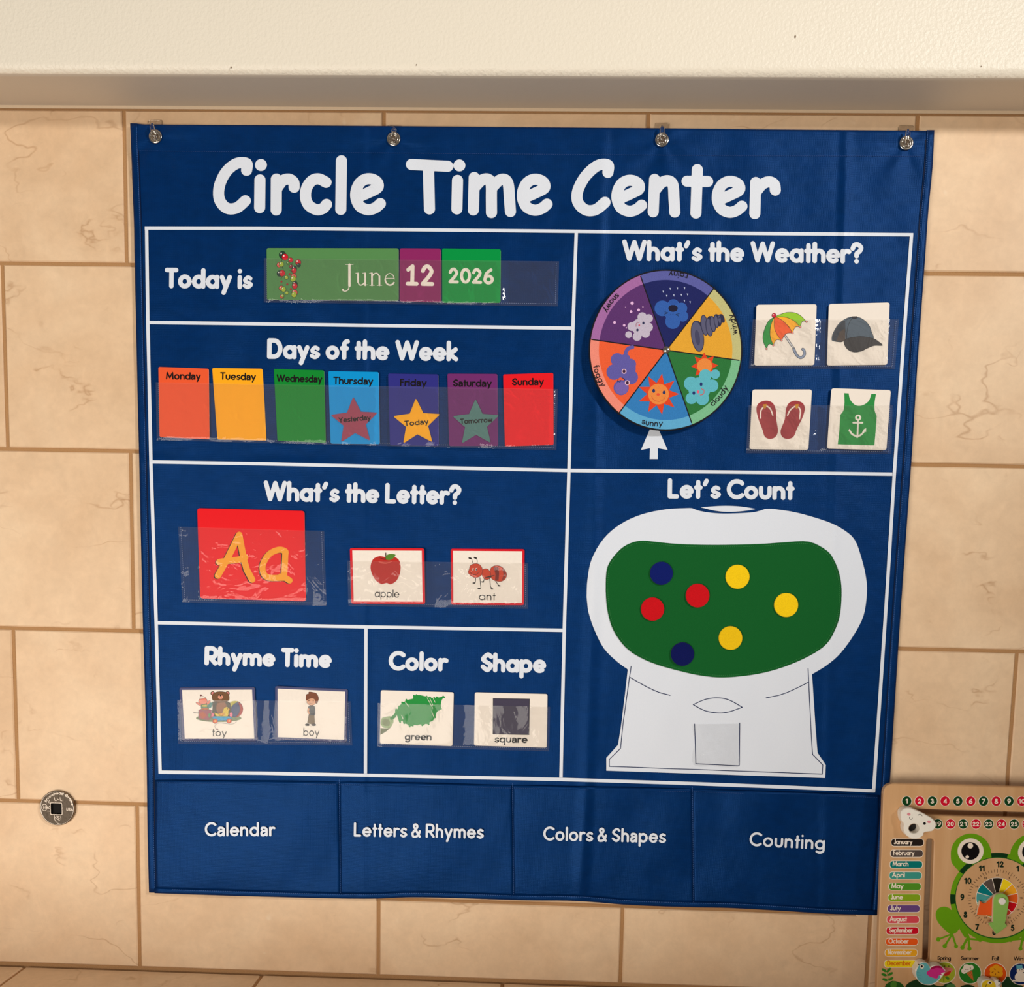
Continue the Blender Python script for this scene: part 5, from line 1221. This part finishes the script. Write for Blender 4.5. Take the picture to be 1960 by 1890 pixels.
for k in range(12):
    t = math.radians(30*k); px, py = CX+78*.585*math.sin(t), CY-75*.585*math.cos(t)
    A.text(str(k*5 or 60), px-(2.6 if k != 1 else 1.2), py+1.6, px+(2.6 if k != 1 else 1.2), py+1.6, 2.2, .55, (60,44,34), g=.2)
PC = [(35,30,22),(234,204,28),(230,160,34),(216,90,30),(190,8,24),(196,60,44),(110,60,120),(90,150,50),(60,140,60),(70,146,144),(0,116,120),(88,76,70)]
A.poly(ell(CX-.6, CY, 40.6, 39.4, n=60), PW)
for k, col in enumerate(PC):
    a0, a1 = -103+30*k, -75+30*k
    t = np.linspace(math.radians(a0), math.radians(a1), 8)
    A.poly([(CX-.6+1.2*math.cos((t[0]+t[-1])/2), CY+1.2*math.sin((t[0]+t[-1])/2))]+[(CX-.6+39.6*math.cos(q), CY+38.4*math.sin(q)) for q in t], bc(col))
A.build('clock_face', board)
def solid(name, pts, off, th, col, par=board, bevel=.8, bd=.0006, side=None, holes=()):
    return slab(name, pts, off, th, col if isinstance(col, bpy.types.Material) else mat(col, .4, .4), par, bevel, bd, sidem=side, holes=holes, mapf=MB)
SIDE = mat((228,206,178), .5, .3)
def bt(d, th, dx=0): return d
solid('clock_hand', cn([(868,412),(925,452),(965,440),(1100,318),(1180,278),(1260,292),(1300,350),(1300,430),(1190,560),(1085,668),(812,648)]), .0055, .004, bc((218,84,22)), side=SIDE)['label'] = 'orange clock hand'
gh = cn([(1098,400)]+cr([(1098,400),(1120,320),(1180,285),(1235,278),(1300,298),(1350,350),(1365,420)], n=4)[1:]+[(1345,560),(1298,795),(1342,840),(1150,985),(1005,792),(1085,772),(1092,600)])
solid('clock_hand', gh, .0105, .004, bc((132,176,84)), side=SIDE)['label'] = 'light green clock hand'
(px, py), = cn([(1250,417)]); pin = solid('hand_pin', ell(px, py, 6.8, 6.8, n=28), .0125, .0118, (240,234,226), side=SIDE)
# seasons
for s, x0, x1, y in (('Spring',128,362,1425),('Summer',533,845,1430),('Fall',1068,1188,1432),('Winter',1440,1740,1436)):
    A = BA(); (a0, a1), (b0, b1) = cn([(x0, y), (x1, y+4)]); A.text(s, a0, a1, b0, b1, 5.6, 1.5, (36,26,22), g=.28); A.build('season_lettering', board)
def season(x, y, col, fn):
    A = BA(.00012); A.poly(cn(ell(x, y, 198, 190, n=40)), PW); A.poly(cn(ell(x, y, 187, 179, n=40)), bc(col)); fn(A); A.build('season_picture', board)
def sp(A):
    A.poly(cn(cr([(190,1560),(230,1550),(390,1570),(370,1630),(320,1640),(260,1690),(200,1640)], True)), (214,120,110)); A.poly(cn(cr([(240,1680),(300,1630),(360,1620),(330,1680),(270,1700)], True)), (206,40,40))
    for x in (252,325): A.poly(cn(ell(x,1532,12,12)), (90,80,30))
    A.stroke([cn([(240,1700),(238,1805)])], 1.1, (40,70,30)); A.poly(cn(cr([(262,1720),(300,1705),(340,1750),(300,1765)], True)), (70,130,40))
def su(A):
    A.poly(cn([(625,1650),(725,1605),(752,1790)]), (206,110,50)); A.stroke([cn(l) for l in ([(650,1660),(745,1770)],[(690,1630),(748,1720)],[(735,1640),(690,1720)],[(720,1620),(660,1680)],[(745,1720),(715,1750)])], .5, (150,70,30))
    A.poly(cn(cr([(540,1600),(570,1560),(590,1510),(640,1500),(680,1515),(720,1510),(752,1545),(740,1590),(700,1600),(680,1620),(640,1635),(590,1662),(550,1640)], True)), PW)
    for x, y in ((617,1585),(655,1588),(600,1618),(697,1565)): A.poly(cn(ell(x,y,9,9,n=10)), (70,50,50))
def fa(A):
    for k in range(6): A.poly(cn(ell(1143+68*math.cos(k*1.047+.5), 1625+68*math.sin(k*1.047+.5), 56, 56, n=20)), bc((222,150,24)))
    A.poly(cn(ell(1143,1625,60,60)), bc((222,150,24)))
    for x, y, r in ((1116,1584,40),(1182,1638,35),(1127,1672,110),(1078,1634,150)): A.poly(cn(ell(x,y,20,9,r,n=12)), (150,80,20))
    A.poly(cn(ell(1040,1730,50,26,20)), (196,90,20))
def wi(A):
    A.poly(cn(ell(1560,1720,100,85)), PW); A.poly(cn(ell(1560,1610,66,60)), PW); A.poly(cn([(1488,1520),(1588,1505),(1600,1570),(1492,1580)]), (96,170,190)); A.stroke([cn([(1435,1780),(1640,1790)])], 3, PW)
    for x, y in ((1545,1595),(1585,1590),(1610,1640)): A.poly(cn(ell(x,y,9,9,n=10)), (40,40,50))
    A.stroke([cn([(1570,1618),(1605,1616)])], .8, (200,110,40))
season(250,1643,(158,168,44),sp); season(690,1650,(40,118,34),su); season(1125,1662,(214,78,16),fa); season(1562,1667,(8,32,86),wi)
A = BA(.00005)
G1 = bc((24,56,28))
A.poly(cm(cr([(345,1890),(400,1830),(500,1795),(600,1800),(700,1860),(800,1880),(880,1830),(950,1860),(1000,1960),(900,2080),(500,2100),(330,2000)], True)), G1)
A.poly(cn(cr([(1240,1890),(1235,1780),(1300,1715),(1400,1720),(1500,1800),(1620,1900),(1700,2000),(1500,2150),(1200,2100)], True)), G1)
A.poly(cn(cr([(520,1900),(580,1860),(660,1848),(740,1870),(800,1920),(800,2050),(520,2050)], True)), bc((22,48,24))); A.poly(cn(ell(360,1880,75,50)), bc((70,120,66)))
A.poly(cm(cr([(95,1875),(130,1840),(180,1815),(250,1825),(300,1850),(330,1900),(320,2000),(90,2000)], True)), bc((34,84,30)))
A.poly(cm(cr([(160,1850),(200,1815),(235,1840),(225,1900),(170,1900)], True)), bc((70,120,40)))
A.stroke([cm(cr([(125,1660),(122,1730),(135,1800),(150,1850)]))], .9, bc((50,106,36)))
for x, y, r in ((80,1682,35),(137,1680,-50),(80,1738,20),(158,1728,-30),(90,1800,20),(165,1790,-30)): A.poly(cm(ell(x,y,36,17,r)), bc((52,120,34)))
A.build('printed_plants', board)['kind'] = 'stuff'
# ---- sliding markers: thick painted wooden pieces standing on the board
MW = mat((244,238,226), .42, .4, name='white_painted_wood')
def marker(name, label, pts, off, th, holes=()):
    cx, cy = np.mean([p[0] for p in pts]), np.mean([p[1] for p in pts])
    root = empty(name, label, 'calendar marker', MB(np.array([cx]), np.array([cy]), np.array([off-th]))[0])
    slab('marker_body', pts, off, th, MW, root, 1.3, .0009, holes=holes, mapf=MB); return root, Art(flat(off), mapf=MB, eps=.0001, step=.000005, rough=.4)
cl = cw(cr([(250,510),(262,460),(310,422),(385,418),(440,440),(560,490),(690,565),(738,630),(730,690),(690,735),(640,745),(575,760),(560,800),(500,840),(425,848),(350,815),(300,750),(290,690),(295,640),(262,590)], True, 5))
root, A = marker('cloud_marker', 'white wooden cloud marker with a winking face and a round hole on the calendar board', cl,   .0125, .0115, holes=[cw(ell(436,703,75,67,n=28))])
for x, y in ((360,502),(640,608)): A.poly(cw(ell(x,y,24,19,10)), (226,140,150))
A.poly(cw(ell(578,632,19,19)), BLK); A.stroke([cw(cr([(488,518),(505,502),(530,505),(546,528)])), cw(cr([(368,540),(372,565),(392,574),(412,553)]))], .8, BLK); A.build('face_print', root)
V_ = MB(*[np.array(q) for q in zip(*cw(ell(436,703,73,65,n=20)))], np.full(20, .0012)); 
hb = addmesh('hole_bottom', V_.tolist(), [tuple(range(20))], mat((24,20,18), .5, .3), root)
bd_ = cm(cr([(476,1720),(470,1680),(500,1640),(520,1600),(570,1582),(625,1600),(655,1640),(700,1626),(770,1622),(820,1650),(850,1690),(832,1730),(790,1790),(740,1840),(680,1868),(620,1870),(555,1855),(500,1805),(478,1760)], True, 5))
root, A = marker('bird_marker', 'white edged wooden bird marker with teal body and pink wing, beside the December label', bd_,   .0125, .0115)
A.poly(cm(cr([(480,1720),(500,1650),(530,1605),(575,1588),(620,1605),(650,1650),(662,1680),(720,1700),(780,1760),(740,1815),(680,1850),(620,1860),(555,1843),(500,1795)], True, 5)), bc((96,170,176)))
A.poly(cm(cr([(608,1715),(650,1675),(720,1645),(790,1640),(830,1680),(845,1700),(815,1712),(790,1720),(800,1740),(765,1745),(740,1785),(690,1775),(640,1755)], True, 4)), bc((200,44,130)))
A.poly(cm(cr([(660,1655),(700,1632),(760,1625),(800,1640),(800,1660),(740,1652),(690,1665),(660,1672)], True, 4)), bc((156,16,70)))
A.poly(cm(ell(552,1635,26,28)), PW); A.poly(cm(ell(550,1633,13,14)), BLK); A.poly(cm([(500,1605),(525,1606),(508,1625)]), BLK)
A.stroke([cm(l) for y in (1705,1738,1770) for l in ([(492,y),(500,y+8)],[(508,y+2),(516,y+10)],[(524,y+4),(532,y+12)])], .5, (60,120,130)); A.build('bird_print', root)
be = cn(cr([(890,1890),(885,1830),(920,1780),(980,1765),(1040,1770),(1090,1790),(1110,1800),(1150,1775),(1210,1790),(1240,1830),(1215,1880),(1180,1950),(1100,2010),(980,2000),(910,1960)], True, 5))
root, A = marker('bee_marker', 'white edged yellow wooden bee marker at the bottom edge, below the Fall picture', be,   .0125, .0115)
A.poly(cn(cr([(898,1890),(905,1820),(960,1780),(1030,1778),(1095,1800),(1130,1850),(1125,1930),(1050,1985),(960,1970)], True, 5)), bc((222,190,36)))
A.poly(cn(ell(1030,1818,38,30)), PW); A.poly(cn(ell(1035,1817,16,18)), BLK); A.stroke([cn(cr([(1180,1790),(1225,1815),(1210,1850),(1180,1860)])), cn(cr([(975,1850),(960,1880),(970,1900)]))], 1.0, BLK); A.poly(cn(ell(1190,1792,14,14)), BLK); A.build('bee_print', root)
# short peg of the bird marker seen in the slot
